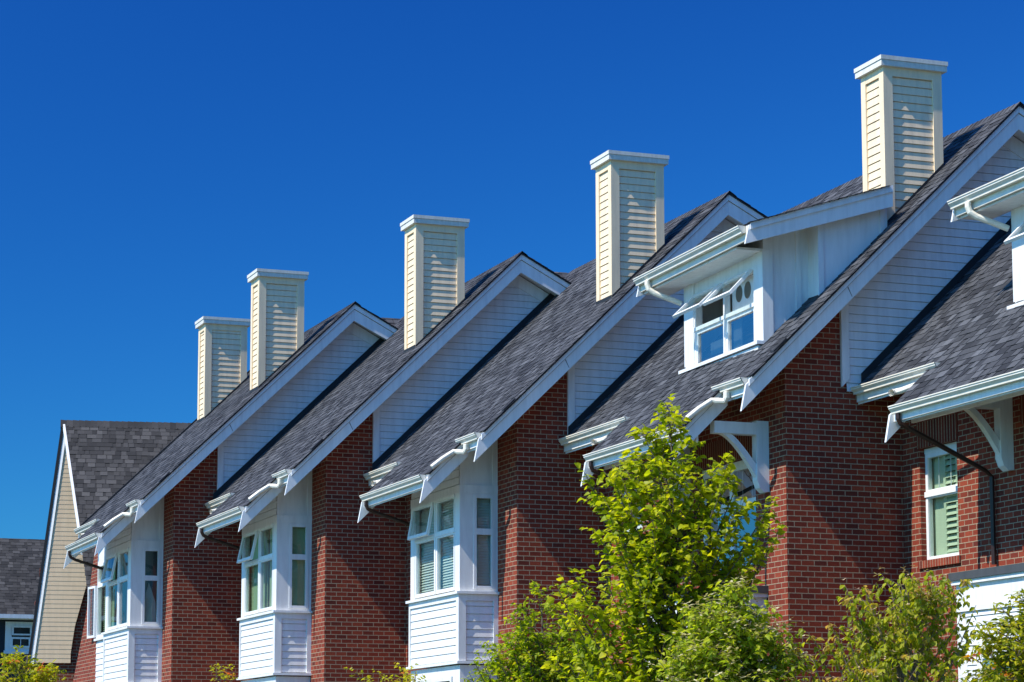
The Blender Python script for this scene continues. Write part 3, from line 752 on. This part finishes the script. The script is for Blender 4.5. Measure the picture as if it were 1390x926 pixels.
    if kind == 'bay': bay(root, style, ang)
    else:
        porch(root); bracket(root, 1.0); bracket(root, 3.62)
        brick_window(root, 1.36, 3.30, 2.92, 4.40, [1.36, 2.33, 3.30])
        lw = (5.35, 6.30) if W > 6.5 else (4.96, 5.95)
        brick_window(root, lw[0], lw[1], 2.90, 4.40, list(lw), shutter=(style == 'shutter'), sash=(style == 'sash'))
        dormer(root, (-.05, -.30, -.02) if W > 6.5 else (-.02, -.50, -.01))
    return root

A1 = (14.56, 47.58); A2 = (16.03, 41.82); A3 = (17.57, 36.18); A4 = (19.12, 29.78); A5 = (20.97, 23.80)
YW = .42
townhouse(A5, A4[1] + YW - A5[1], 'brick', 'nearest brick townhouse at the right edge, with pale green shutters in its window', 1.6, style='shutter', seed=11)
townhouse(A4, A3[1] + YW - A4[1], 'brick', 'brick townhouse whose roof carries the white dormer with two propped-open sashes', A5[0] - A4[0], style='sash', seed=12)
townhouse(A3, A2[1] + YW - A3[1], 'bay', 'brick townhouse with slatted blinds in its white bay window, behind the tall bright green tree', A4[0] - A3[0], style='blinds', ang=10, seed=13)
townhouse(A2, A1[1] + YW - A2[1], 'bay', 'brick townhouse with green curtains in its white bay window, in the middle of the terrace', A3[0] - A2[0], style='green', ang=12, seed=14)
h1 = townhouse(A1, 6.65, 'bay', 'farthest brick townhouse of the terrace, with two chimneys and an open casement beside its bay', A2[0] - A1[0], style='bare', ang=12, seed=15, chimneys=((.60, 1.25), (5.25, 5.90, 9.95)), end=True)

# extra wing of the farthest townhouse: narrow window bay and a battered end wall
def wing(root):
    xb = -4.22
    B = MB(); o = Vector((xb, 0, 0))
    pts = [(5.05, 4.95), (5.05, GZ), (10.0, GZ), (7.75, 1.9), (6.30, 3.4), (5.30, 4.95)]
    B.prism([(xb, y, z) for y, z in pts], (.25, 0, 0))
    for f in range(1): pass
    for i, q in enumerate(B.uv): B.uv[i] = [(B.v[j][1] + .6 * B.v[j][0], B.v[j][2]) for j in B.f[i]]
    B.build('brick_wall', M['brick'], root, label='brick end wall with a sloping outer edge')
    S = MB(); y0, y1 = 3.84, 5.04
    S.box(xb + .02, xb + .3, y0, y1, GZ, 2.84); S.box(xb, xb + .3, y0, y1, 4.45, 4.9); S.box(xb, xb + .1, y0, y0 + .06, 2.84, 4.45); S.box(xb, xb + .1, y1 - .08, y1, 2.84, 4.45)
    b = S.build('side_bay', M['white'], root, bevel=.003)
    L = MB(); lap(L, Vector((xb + .02, 0, 0)), -Y_, -X_, GZ + .1, 2.8, lambda z: -(y1 - .02), lambda z: -y0, .126); L.build('siding', M['siding'], b)
    K = MB(); K.box(xb - .05, xb + .1, y0, y1 + .04, 2.80, 2.85); K.build('sill', M['trim'], b, bevel=.004)
    F, G = MB(), MB(); W = Vector((xb, 0, 0))
    frame(F, G, W, Y_, Z_, -X_, y0 + .06, y1 - .08, 2.86, 4.0, .06, -.06, .02, True, -.02); frame(F, G, W, Y_, Z_, -X_, y0 + .06, y1 - .08, 4.0, 4.45, .06, -.06, .015, True, -.02)
    F.build('window_frame', M['trim'], b, bevel=.003); G.build('glass_pane', M['glass'], b)
    C = MB(); slats(C, Vector((xb + .13, 0, 0)), Y_, -X_, y0 + .1, y1 - .1, 2.9, 4.4, 0); C.build('blind', M['greenblind'], b)
    F, G = MB(), MB()                                     # casement leaf swung open
    U = Vector((-.10, .99, 0)).normalized(); Nn = Vector((-.99, -.10, 0)).normalized()
    frame(F, G, Vector((xb - .03, y1 + .0, 0)), U, Z_, Nn, 0, .52, 2.88, 4.0, .05, -.02, .025)
    F.build('casement', M['trim'], b, bevel=.003); G.build('glass_pane', M['glass'], b)
wing(h1)

# ------------------------------------------------------------------ tan gabled house at the end
def tan_house():
    ax, ay = A1[0] - 3.6, A1[1]
    root = thing('gabled_house', 'tan clapboard house with a very steep gable, past the far end of the terrace', 'house', (ax, ay + 12.7, GZ))
    y = lambda q: q - 12.7
    zr = 8.62; sl = 1.30
    # tall tapering wall facing the camera side, its left edge a very steep rake; outline in (x, z)
    sr = (8.55 - 5.8) / (12.7 - 10.34)
    root.rotation_euler.z = math.radians(-10.5)
    face = [(0, 8.45), (.97, 7.4), (.90, 5.5), (.79, 5.32), (.34, 3.57), (.25, 2.9), (.25, 2.66), (-.70, 2.66)]
    B = MB(); yT = .03
    def edge(z, side):
        hit = []
        n = len(face)
        for i in range(n):
            (a, za), (c, zc) = face[i], face[(i + 1) % n]
            if (za - z) * (zc - z) <= 0 and za != zc: hit.append(a + (c - a) * (z - za) / (zc - za))
        return (min(hit) if side < 0 else max(hit)) if hit else 0
    lap(B, Vector((0, yT, 0)), X_, -Y_, 2.66, 8.42, lambda z: edge(z, -1), lambda z: edge(z, 1), .112, .013, .009, .5, .005)
    B.xzprism(face, yT, yT + .2)
    B.build('gable_wall', M['tan'], root)
    # shaded brick behind the leaning edge and under the wall
    K = MB()
    K.box(-.55, 3.0, yT + .05, yT + .25, GZ, 5.0)
    K.build('brick_wall', M['brick'], root)
    # boards
    T = MB(); VG = .17
    def board(a, b, w):
        (ya, za), (yb, zb) = a, b
        d = Vector((0, yb - ya, zb - za)).normalized(); n = Vector((0, -d.z, d.y))
        if n.z > 0: n = -n
        p = [Vector((-.10, ya, za)), Vector((-.10, yb, zb)), Vector((-.10, yb, zb)) + n * w, Vector((-.10, ya, za)) + n * w]
        T.prism(p, (.05, 0, 0))
    P = lambda t, du, dn: Vector((-.05 + VG * t + du, -t, zr + .02 - sr * t + dn))
    T.prism([P(.05, -.02, .03), P(3.0, -.02, .03), P(3.0, .03, .03), P(.05, .03, .03)], (0, 0, -.10))
    Q = lambda x, yy, z: Vector((x, yy, z))
    T.poly([Q(-.86, yT + .0, 1.5), Q(-.775, yT - .028, 1.5), Q(.03, yT - .028, 8.30), Q(-.03, yT + .0, 8.52)])
    T.poly([Q(-.775, yT - .028, 1.5), Q(-.775, yT + .02, 1.5), Q(.03, yT + .02, 8.30), Q(.03, yT - .028, 8.30)])
    T.poly([Q(-.86, yT + .0, 1.5), Q(-.03, yT + .0, 8.52), Q(-.03, yT + .02, 8.52), Q(-.86, yT + .02, 1.5)])
    Sl = MB(); Sl.xzprism([(-.02, 8.60), (-.88, 1.45), (-.94, 1.45), (-.09, 8.62)], yT - .02, yT + 5)
    Sl.build('side_roof', M['flash'], root)
    T.build('rake_board', M['trim'], root, bevel=.004)
    Rf = MB(); rng = R_(3)
    for sgn, s_ in ((-1, sr), (1, 1.42)):
        ln = math.hypot(1, s_); Lg = 6.6 if sgn < 0 else 5.4
        dn = Vector((0, sgn, -s_)) / ln; nn = Vector((0, sgn * s_, 1)) / ln
        O = Vector((-.05, 0, zr + .02)) + dn * Lg
        shingles(Rf, lambda u, s, d: O + X_ * u - dn * s + nn * d, 0, Lg, lambda s: VG * (Lg - s) / ln if sgn < 0 else 1.0, lambda s: 5.2, rng, .15, (.10, .24), .36)
    x = -.115
    while x < 5:
        Rf.poly([(x, -.14, zr - .12), (x + .2, -.14, zr - .12), (x + .2, 0, zr + .06), (x, 0, zr + .075)], None, rng.uniform(.1, .6)); Rf.poly([(x, 0, zr + .075), (x + .2, 0, zr + .06), (x + .2, .14, zr - .14), (x, .14, zr - .14)], None, .3)
        x += .15
    Rf.build('roof', M['shingledark'], root, colors=True)
    D = MB()
    D.prism([(-.0, 0, zr - .01), (VG * 4, -4, zr - sr * 4 - .01), (VG * 4, -4, zr - sr * 4 - .15), (-.0, 0, zr - .2)], (4.6, 0, 0))
    D.build('roof_deck', M['flash'], root)
tan_house()

def far_house():
    root = thing('far_house', 'dark navy house with black shingles and one small white window, at the far left', 'house', (12.5, 80, GZ))
    B = MB(); B.box(-8, 1.9, 0, 9, GZ, 4.95); B.build('wall', M['navy'], root)
    Rf = MB(); rng = R_(8); s_ = .95; ln = math.hypot(1, s_)
    Sd = Vector((0, 1, s_)) / ln; Nd = Vector((0, -s_, 1)) / ln; O = Vector((-8.3, -.45, 5.05))
    shingles(Rf, lambda u, s, d: O + X_ * u + Sd * s + Nd * d, 0, 3.95, lambda s: 0, lambda s: 10.5, rng, .15, (.12, .28), .34)
    zt = 5.05 + 3.95 * s_ / ln; yt = -.45 + 3.95 / ln
    Rf.poly([(-8.3, yt, zt), (2.2, yt, zt), (2.2, yt + 3.3, zt - 2.8), (-8.3, yt + 3.3, zt - 2.8)], None, .4)
    Rf.build('roof', M['shingledark'], root, colors=True)
    G = MB(); G.box(-8.3, 2.2, -.56, -.44, 4.92, 5.05); G.box(-8.3, 2.2, -.44, 0, 4.9, 4.93); G.build('gutter', M['trim'], root, bevel=.01)
    V = MB(); V.tube([(1.28, .2, 5.42), (1.28, -.12, 5.44)], .13, 10); V.build('roof_vent', paint('rust_red_metal', (.16, .05, .035), .6, .3), root)
    F, Gl = MB(), MB(); W = Vector((0, 0, 0))
    y0 = -.05
    F.box(.24, 1.18, -.03, 0, 3.84, 4.84); F.box(.2, 1.22, -.07, 0, 3.80, 3.9)
    frame(F, Gl, W, X_, Z_, -Y_, .42, 1.06, 4.0, 4.34, .06, .03, .07, True, .05); frame(F, Gl, W, X_, Z_, -Y_, .45, 1.08, 4.40, 4.70, .05, .05, .11, True, .09)
    F.obox(W, X_, Z_, -Y_, .73, .75, 4.0, 4.34, .05, .06)
    w = F.build('window', M['trim'], root, bevel=.004); 
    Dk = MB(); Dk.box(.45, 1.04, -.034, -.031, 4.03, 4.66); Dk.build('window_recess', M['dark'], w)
    Gl.build('glass_pane', M['glass'], w)
far_house()

# ------------------------------------------------------------------ ground
def ground():
    B = MB(); B.poly([(-600, -300, GZ - .004), (900, -300, GZ - .004), (900, 1500, GZ - .004), (-600, 1500, GZ - .004)])
    o = B.build('ground', groundmat('lawn', (.04, .06, .02), (.08, .10, .035), 3)); o['kind'] = 'structure'
    R2 = MB(); R2.poly([(-2, -100, GZ + .004), (5.5, -100, GZ + .004), (5.5, 300, GZ + .004), (-2, 300, GZ + .004)])
    o = R2.build('road', groundmat('asphalt', (.04, .04, .042), (.065, .065, .066), 20)); o['kind'] = 'structure'
    P = MB(); P.box(5.5, 7.6, -100, 300, GZ - .02, GZ + .13)
    o = P.build('pavement', groundmat('concrete', (.20, .19, .18), (.28, .27, .26), 6)); o['kind'] = 'structure'
ground()

# ------------------------------------------------------------------ camera frame data (for the tree crowns' left/right axis only)
RT = Vector((.940, -.341, 0)); FW = Vector((.341, .940, 0))

def leaf(B, p, d, n, L, w, c, fold=.25, droop=.2):
    """small folded leaf: base p, direction d, upper normal n"""
    d = d.normalized(); s = d.cross(n)
    if s.length < 1e-5: s = d.orthogonal()
    s.normalize(); n = s.cross(d).normalized()
    tip = p + d * L - n * (droop * L)
    a = p + d * (.38 * L) + s * (w / 2) - n * fold * w * -.5; b = p + d * (.38 * L) - s * (w / 2) - n * fold * w * -.5
    q = p + d * (.70 * L) + s * (w * .36) - n * (droop * L * .35 - fold * w * .35); r = p + d * (.70 * L) - s * (w * .36) - n * (droop * L * .35 - fold * w * .35)
    mid = p + d * (.72 * L) - n * (droop * L * .45); m0 = p + d * .36 * L
    B.poly([p, a, m0], None, c); B.poly([m0, a, q, mid], None, c); B.poly([mid, q, tip], None, c)
    B.poly([p, m0, b], None, c); B.poly([m0, mid, r, b], None, c); B.poly([mid, tip, r], None, c)

def tree(name, label, cat, base, prof, nshoot, lf, mats, seed, trunk_r=.05, flowers=None, upright=.7, twigs=6, twig_len=(.12, .3), leaf_up=.6, tone=(.2, .8), leaders=(), redtip=0.0, group=None, spacing=.05, depth=.9, flat=False):
    rng = R_(seed)
    root = thing(name, label, cat, (base[0], base[1], GZ), group)
    z0 = prof[0][0]; z1 = prof[-1][0]
    def ext(z):
        for (za, la, ra), (zb, lb, rb) in zip(prof, prof[1:]):
            if za <= z <= zb:
                t = (z - za) / (zb - za); return la + (lb - la) * t, ra + (rb - ra) * t
        return prof[-1][1], prof[-1][2]
    top_off = (prof[-1][2] - prof[-1][1]) / 2
    T = MB()
    axis = lambda z: RT * (top_off * max(0, (z - GZ)) / (z1 - GZ))
    pts = []; n = 14
    for i in range(n + 1):
        z = GZ + (z1 - .1 - GZ) * i / n
        pts.append(axis(z) + Z_ * z + RT * rng.uniform(-.02, .02) + FW * rng.uniform(-.02, .02))
    T.tube(pts, [trunk_r * (1 - i / (n + .5)) ** .8 + .004 for i in range(n + 1)], 8)
    Lf = MB(); Fl = MB()
    tips = []
    wsum = [(ext(z0 + (z1 - z0) * k / 40)) for k in range(41)]
    ws = [max(.05, a + b) ** 1.4 for a, b in wsum]
    for k in range(nshoot):
        k_ = rng.choices(range(41), ws)[0]; z = z0 + (z1 - z0) * min(1, (k_ + rng.random()) / 41)
        l, r = ext(z); c = (r - l) / 2; h = (l + r) / 2
        ang = rng.uniform(0, 2 * math.pi); rad = math.sqrt(rng.uniform(.12, 1.0))
        tips.append((RT * (c + h * rad * math.cos(ang)) + FW * (h * depth * rad * math.sin(ang)) + Z_ * z))
    for (lr, zz) in leaders: tips.append(RT * lr + Z_ * zz + FW * rng.uniform(-.3, .3))
    for tip in tips:
        ax = axis(tip.z); rd = Vector((tip.x - ax.x, tip.y - ax.y, 0)).length
        zb = max(z0 - 1.2, tip.z - rd * upright * rng.uniform(.9, 1.5) - rng.uniform(.1, .45)); zb = min(zb, tip.z - .12)
        st = axis(zb) + Z_ * zb
        mid = st.lerp(tip, .5) + (Vector((tip.x - ax.x, tip.y - ax.y, 0)) * .14) - Z_ * (.10 * rd) * (1 if not flat else -1.2)
        path = []
        for i in range(9):
            t = i / 8; path.append(st * (1 - t) ** 2 + mid * 2 * t * (1 - t) + tip * t * t + Vector((rng.uniform(-1, 1), rng.uniform(-1, 1), rng.uniform(-1, 1))) * .012)
        ln = sum((path[i + 1] - path[i]).length for i in range(8))
        r0 = min(trunk_r * .45, .005 + .006 * ln)
        T.tube(path, [r0 * (1 - i / 8.6) + .0022 for i in range(9)], 5, cap=False)
        shade = rng.uniform(-.12, .12)
        def leafat(p, d, f):
            cc = min(1, max(0, rng.uniform(*tone) + shade))
            if f > 1: cc = rng.uniform(.9, 1.0)
            else: cc = min(cc, .87)
            dd = (d * .5 + Vector((rng.uniform(-1, 1), rng.uniform(-1, 1), rng.uniform(-.5, .4)))).normalized()
            nn = Vector((rng.gauss(0, .5), rng.gauss(0, .5), leaf_up + rng.uniform(0, .6)))
            sz = lf[0] * rng.uniform(.65, 1.25)
            leaf(Lf, p, (dd - Z_ * lf[2]).normalized(), nn, sz, sz * lf[1] * rng.uniform(.8, 1.15), cc, .25, rng.uniform(.05, .45))
        def walk(pth, frm):
            L_ = 0
            for i in range(len(pth) - 1):
                seg = pth[i + 1] - pth[i]; k = max(1, int(seg.length / spacing)); f = i / (len(pth) - 1)
                if f < frm: continue
                for j in range(k):
                    p = pth[i] + seg * ((j + rng.random()) / k)
                    leafat(p, seg.normalized() * .6 + Vector((rng.uniform(-1, 1), rng.uniform(-1, 1), 0)) * .8, f)
        walk(path, .35)
        if redtip and rng.random() < redtip * 3:
            for q in range(7): leafat(tip + Vector((rng.uniform(-1, 1), rng.uniform(-1, 1), rng.uniform(-.3, .5))) * .05, (path[8] - path[6]).normalized(), 1.1)
        for q in range(twigs):
            t = rng.uniform(.3, .97); i = min(7, int(t * 8)); p = path[i].lerp(path[i + 1], t * 8 - i)
            d = (path[i + 1] - path[i]).normalized(); sd = Vector((rng.uniform(-1, 1), rng.uniform(-1, 1), rng.uniform(-.15, .5) if not flat else rng.uniform(-.12, .12))).normalized()
            e = p + (d * .55 + sd * .9).normalized() * rng.uniform(*twig_len)
            tw = [p.lerp(e, v / 3) + Z_ * (.02 * math.sin(v)) for v in range(4)]
            T.tube(tw, [.003, .0025, .002, .0015], 4, cap=False); walk(tw, .2)
            if redtip or True:
                leafat(e, (e - p).normalized(), .95)
            if flowers and rng.random() < flowers[0]:
                fc = e + Z_ * rng.uniform(.03, .09) - FW * rng.uniform(0, .05); sz = flowers[1] * rng.uniform(.7, 1.2); ph = rng.uniform(0, 1.5)
                for v in range(4):
                    an = ph + v * math.pi / 2; dv = Vector((math.cos(an), math.sin(an), rng.uniform(-.35, .5)))
                    sv = Vector((-math.sin(an), math.cos(an), 0))
                    Fl.poly([fc, fc + dv * sz * .5 + sv * sz * .24, fc + dv * sz, fc + dv * sz * .5 - sv * sz * .24], None, rng.uniform(.2, .9))
    T.build('trunk', mats[1], root, smooth=True, dz=-GZ)
    Lf.build('crown', mats[0], root, colors=True, dz=-GZ)
    if flowers:
        o = Fl.build('blossoms', mats[2], root, colors=True, dz=-GZ); o['kind'] = 'stuff'
    return root

M['leaf_bright'] = leafmat('bright_green_leaves', [(0, (.09, .15, .006)), (.45, (.30, .36, .008)), (.8, (.50, .50, .010)), (1, (.58, .48, .03))], .55, 1.6)
M['leaf_small'] = leafmat('small_green_leaves', [(0, (.08, .15, .006)), (.5, (.27, .36, .009)), (.85, (.48, .48, .012)), (1, (.55, .18, .02))], .55, 1.6)
M['leaf_dogwood'] = leafmat('dogwood_leaves', [(0, (.08, .13, .008)), (.5, (.26, .31, .012)), (.85, (.43, .43, .018)), (1, (.5, .3, .09))], .55, 1.6)
M['leaf_kousa'] = leafmat('kousa_leaves', [(0, (.10, .17, .012)), (.5, (.31, .39, .018)), (.85, (.50, .53, .03)), (1, (.55, .50, .05))], .55, 1.6)
M['leaf_maple'] = leafmat('yellow_maple_leaves', [(0, (.10, .16, .008)), (.5, (.36, .38, .009)), (.87, (.55, .47, .014)), (.93, (.62, .22, .02)), (1, (.62, .10, .03))], .52, 1.5)
M['bract'] = leafmat('cream_bracts', [(0, (.55, .48, .26)), (1, (.72, .66, .42))], .25, 1.0)
M['bract2'] = leafmat('peach_bracts', [(0, (.50, .34, .20)), (1, (.66, .50, .32))], .25, 1.0)

tree('garden_tree', 'tall bright green tree reaching the eaves, in front of the dormer townhouse', 'tree', (12.95, 28.4),
     [(-.6, .7, .6), (.4, 1.5, .9), (1.6, 1.70, 1.0), (2.4, 1.66, 1.05), (2.7, 1.2, 1.28), (3.2, 1.06, 1.42), (3.75, 1.25, 1.08), (3.97, .72, .66), (4.3, .30, .25), (4.62, .12, .08)],
     240, (.102, .85, .12), (M['leaf_bright'], M['bark']), 21, .05, upright=1.0, twigs=12, twig_len=(.1, .28), tone=(.2, .85), leaders=[(-.02, 4.66), (-.38, 4.35), (-1.1, 3.75), (-.5, 4.1), (1.25, 3.3), (.75, 3.85), (.3, 4.2), (-1.42, 2.5), (-1.55, 2.2), (1.38, 3.15), (1.3, 3.5)], spacing=.034, depth=.6)
tree('garden_tree', 'small-leaved green tree beside the white bay with blinds, left of the tallest tree', 'tree', (12.47, 31.8),
     [(-.6, .5, .6), (.6, 1.0, 1.0), (1.5, 1.0, .95), (2.0, .5, .6), (2.45, .10, .12)],
     290, (.078, .55, .1), (M['leaf_small'], M['bark']), 22, .04, upright=.9, twigs=14, twig_len=(.1, .26), tone=(.2, .85), leaders=[(-.02, 2.5), (-.3, 2.1), (-.95, 1.55), (.4, 2.1)], spacing=.024, depth=.6)
tree('dogwood', 'leafy dogwood dotted with cream bracts, at the foot of the lit brick pier', 'tree', (11.8, 24.5),
     [(-.6, .9, 1.1), (.6, .98, 1.08), (1.3, .80, .98), (1.7, .50, .66), (2.02, .16, .20)],
     240, (.09, .5, .3), (M['leaf_kousa'], M['bark'], M['bract']), 23, .045, flowers=(.75, .075), upright=.4, twigs=16, tone=(.25, .9), spacing=.028, depth=.6)
tree('dogwood', 'sparse dogwood with hanging leaves and peach bracts, before the shaded brick side wall', 'tree', (13.55, 23.9),
     [(-.6, .9, .9), (.6, 1.4, .9), (1.2, 1.28, .95), (1.6, .88, .92), (1.85, .55, .88), (2.10, .18, .8)],
     165, (.082, .6, .9), (M['leaf_dogwood'], M['palebark'], M['bract2']), 24, .035, flowers=(.4, .05), upright=.9, twigs=9, tone=(.3, .95), depth=.6, redtip=.2, spacing=.034, leaders=[(.25, 2.12), (.82, 2.1), (.98, 1.85), (-.50, 1.88), (-.45, 1.8), (.3, 2.0), (.55, 1.9), (-.9, 1.45), (-.7, 1.6)])
tree('maple', 'yellow-green maple with red tips in front of the white porch, at the right edge', 'tree', (13.35, 20.7),
     [(-.6, .6, .6), (.5, .78, .6), (1.1, .72, .6), (1.45, .56, .6), (1.76, .15, .5)],
     190, (.078, .42, .15), (M['leaf_maple'], M['bark']), 25, .04, upright=.25, twigs=14, twig_len=(.1, .25), tone=(.1, .85), redtip=.14, spacing=.022, flat=True)
tree('maple', 'yellow-green maple with orange-red tips below the steep tan gable, at the left edge', 'tree', (6.75, 40.3),
     [(-.6, .8, .8), (.9, 1.1, .85), (1.6, .95, .75), (1.85, .5, .5), (2.0, .2, .3)],
     150, (.10, .42, .15), (M['leaf_maple'], M['bark']), 26, .05, upright=.25, twigs=12, twig_len=(.12, .32), tone=(.15, .85), redtip=.2, spacing=.028, flat=True)
tree('shrub', 'yellowing shrub under the white bay with slatted blinds', 'shrub', (12.7, 38.1),
     [(-.6, .5, .4), (1.0, .6, .35), (1.45, .42, .3), (1.72, .12, .2)],
     45, (.07, .5, .1), (M['leaf_maple'], M['bark']), 27, .03, upright=.6, twigs=12, tone=(.35, .85), redtip=.1, spacing=.028, leaders=[(-.92, 1.62), (-.75, 1.55), (-.55, 1.6)])
tree('shrub', 'yellow shrub tips before the brick wall beside the farthest bay', 'shrub', (10.94, 44.1),
     [(-.6, .3, .3), (1.0, .3, .3), (1.6, .2, .22), (1.75, .14, .2)],
     22, (.07, .5, .1), (M['leaf_maple'], M['bark']), 28, .03, upright=1.2, twigs=9, tone=(.45, .85), redtip=.12, spacing=.03, leaders=[(-.05, 1.83), (.12, 1.8), (.26, 1.76)])

# ------------------------------------------------------------------ light
S = Vector((-1, -.135, 1.26)).normalized()              # towards the sun
sun = bpy.data.lights.new('sun', 'SUN'); sun.energy = 5.0; sun.angle = math.radians(.5); sun.color = (1, .935, .82)
so = bpy.data.objects.new('sun', sun); COL.objects.link(so)
so.rotation_euler = (-S).to_track_quat('-Z', 'Y').to_euler(); so.location = (-20, 10, 40)
w = bpy.data.worlds.new('World'); scene.world = w; w.use_nodes = True
nt = w.node_tree
for n in list(nt.nodes): nt.nodes.remove(n)
sky = nt.nodes.new('ShaderNodeTexSky'); sky.sky_type = 'NISHITA'; sky.sun_disc = False
sky.sun_elevation = math.asin(S.z); sky.sun_rotation = math.atan2(S.x, S.y)
sky.altitude = 0; sky.air_density = 1.0; sky.dust_density = 0.25; sky.ozone_density = 6.0
hs = nt.nodes.new('ShaderNodeMixRGB'); hs.blend_type = 'MULTIPLY'; hs.inputs[0].default_value = 1; hs.inputs[2].default_value = (.21 * .074, .84 * .074, 1.50 * .074, 1)
bg = nt.nodes.new('ShaderNodeBackground'); bg.inputs['Strength'].default_value = .06
ow = nt.nodes.new('ShaderNodeOutputWorld')
gm = nt.nodes.new('ShaderNodeVectorMath'); gm.operation = 'POWER'; gm.inputs[1].default_value = (1.75, 1.5, 1.05)
m2 = nt.nodes.new('ShaderNodeVectorMath'); m2.operation = 'MULTIPLY'; m2.inputs[1].default_value = (7.5 / .074, 1.75 / .074, .96 / .074)
nt.links.new(sky.outputs[0], hs.inputs[1]); nt.links.new(hs.outputs[0], gm.inputs[0]); nt.links.new(gm.outputs[0], m2.inputs[0]); 
# added gain after a polariser's pattern: brightens the unseen dome to fill shaded walls
tcw = nt.nodes.new('ShaderNodeTexCoord'); dp = nt.nodes.new('ShaderNodeVectorMath'); dp.operation = 'DOT_PRODUCT'; dp.inputs[1].default_value = S
nt.links.new(tcw.outputs['Generated'], dp.inputs[0])
c2 = nt.nodes.new('ShaderNodeMath'); c2.operation = 'MULTIPLY'; nt.links.new(dp.outputs['Value'], c2.inputs[0]); nt.links.new(dp.outputs['Value'], c2.inputs[1])
up = nt.nodes.new('ShaderNodeMath'); up.operation = 'ADD'; up.inputs[1].default_value = 1; nt.links.new(c2.outputs[0], up.inputs[0])
dn = nt.nodes.new('ShaderNodeMath'); dn.operation = 'MULTIPLY'; dn.inputs[1].default_value = 2; nt.links.new(c2.outputs[0], dn.inputs[0])
q1 = nt.nodes.new('ShaderNodeMath'); q1.operation = 'DIVIDE'; nt.links.new(dn.outputs[0], q1.inputs[0]); nt.links.new(up.outputs[0], q1.inputs[1])
ml = nt.nodes.new('ShaderNodeVectorMath'); ml.operation = 'MULTIPLY_ADD'; ml.inputs[1].default_value = (5.2, 3.15, 1.95); ml.inputs[2].default_value = (.94, .94, .94); nt.links.new(q1.outputs[0], ml.inputs[0])
m3 = nt.nodes.new('ShaderNodeVectorMath'); m3.operation = 'MULTIPLY'; nt.links.new(m2.outputs[0], m3.inputs[0]); nt.links.new(ml.outputs[0], m3.inputs[1])
nt.links.new(m3.outputs[0], bg.inputs[0])
nt.links.new(bg.outputs[0], ow.inputs[0])

# ------------------------------------------------------------------ camera
f, px, py = 3327.08, 660.0, 632.36
VX, VYp, YH, YZ = 9800., -570., 1048., -26000.
dX = Vector((VX - px, YH - py, f)).normalized(); dY = Vector((VYp - px, YH - py, f)).normalized(); dZ = Vector((0, YZ - py, f)).normalized()
right = Vector((dX[0], dY[0], dZ[0])); down = Vector((dX[1], dY[1], dZ[1])); fwd = Vector((dX[2], dY[2], dZ[2]))
cam = bpy.data.cameras.new('camera'); co = bpy.data.objects.new('camera', cam); COL.objects.link(co)
Mx = Matrix((right, -down, -fwd)).transposed().to_4x4()
co.matrix_world = Mx
cam.sensor_width = 36; cam.lens = f / 1390 * 36
cam.shift_x = (695 - px) / 1390; cam.shift_y = (py - 463) / 1390
cam.clip_start = .1; cam.clip_end = 3000
scene.camera = co

vs = scene.view_settings
vs.view_transform = 'Standard'; vs.look = 'None'; vs.gamma = 1; vs.use_curve_mapping = False; vs.exposure = .38
scene.render.engine = 'CYCLES'
scene.cycles.max_bounces = 8; scene.cycles.transparent_max_bounces = 16
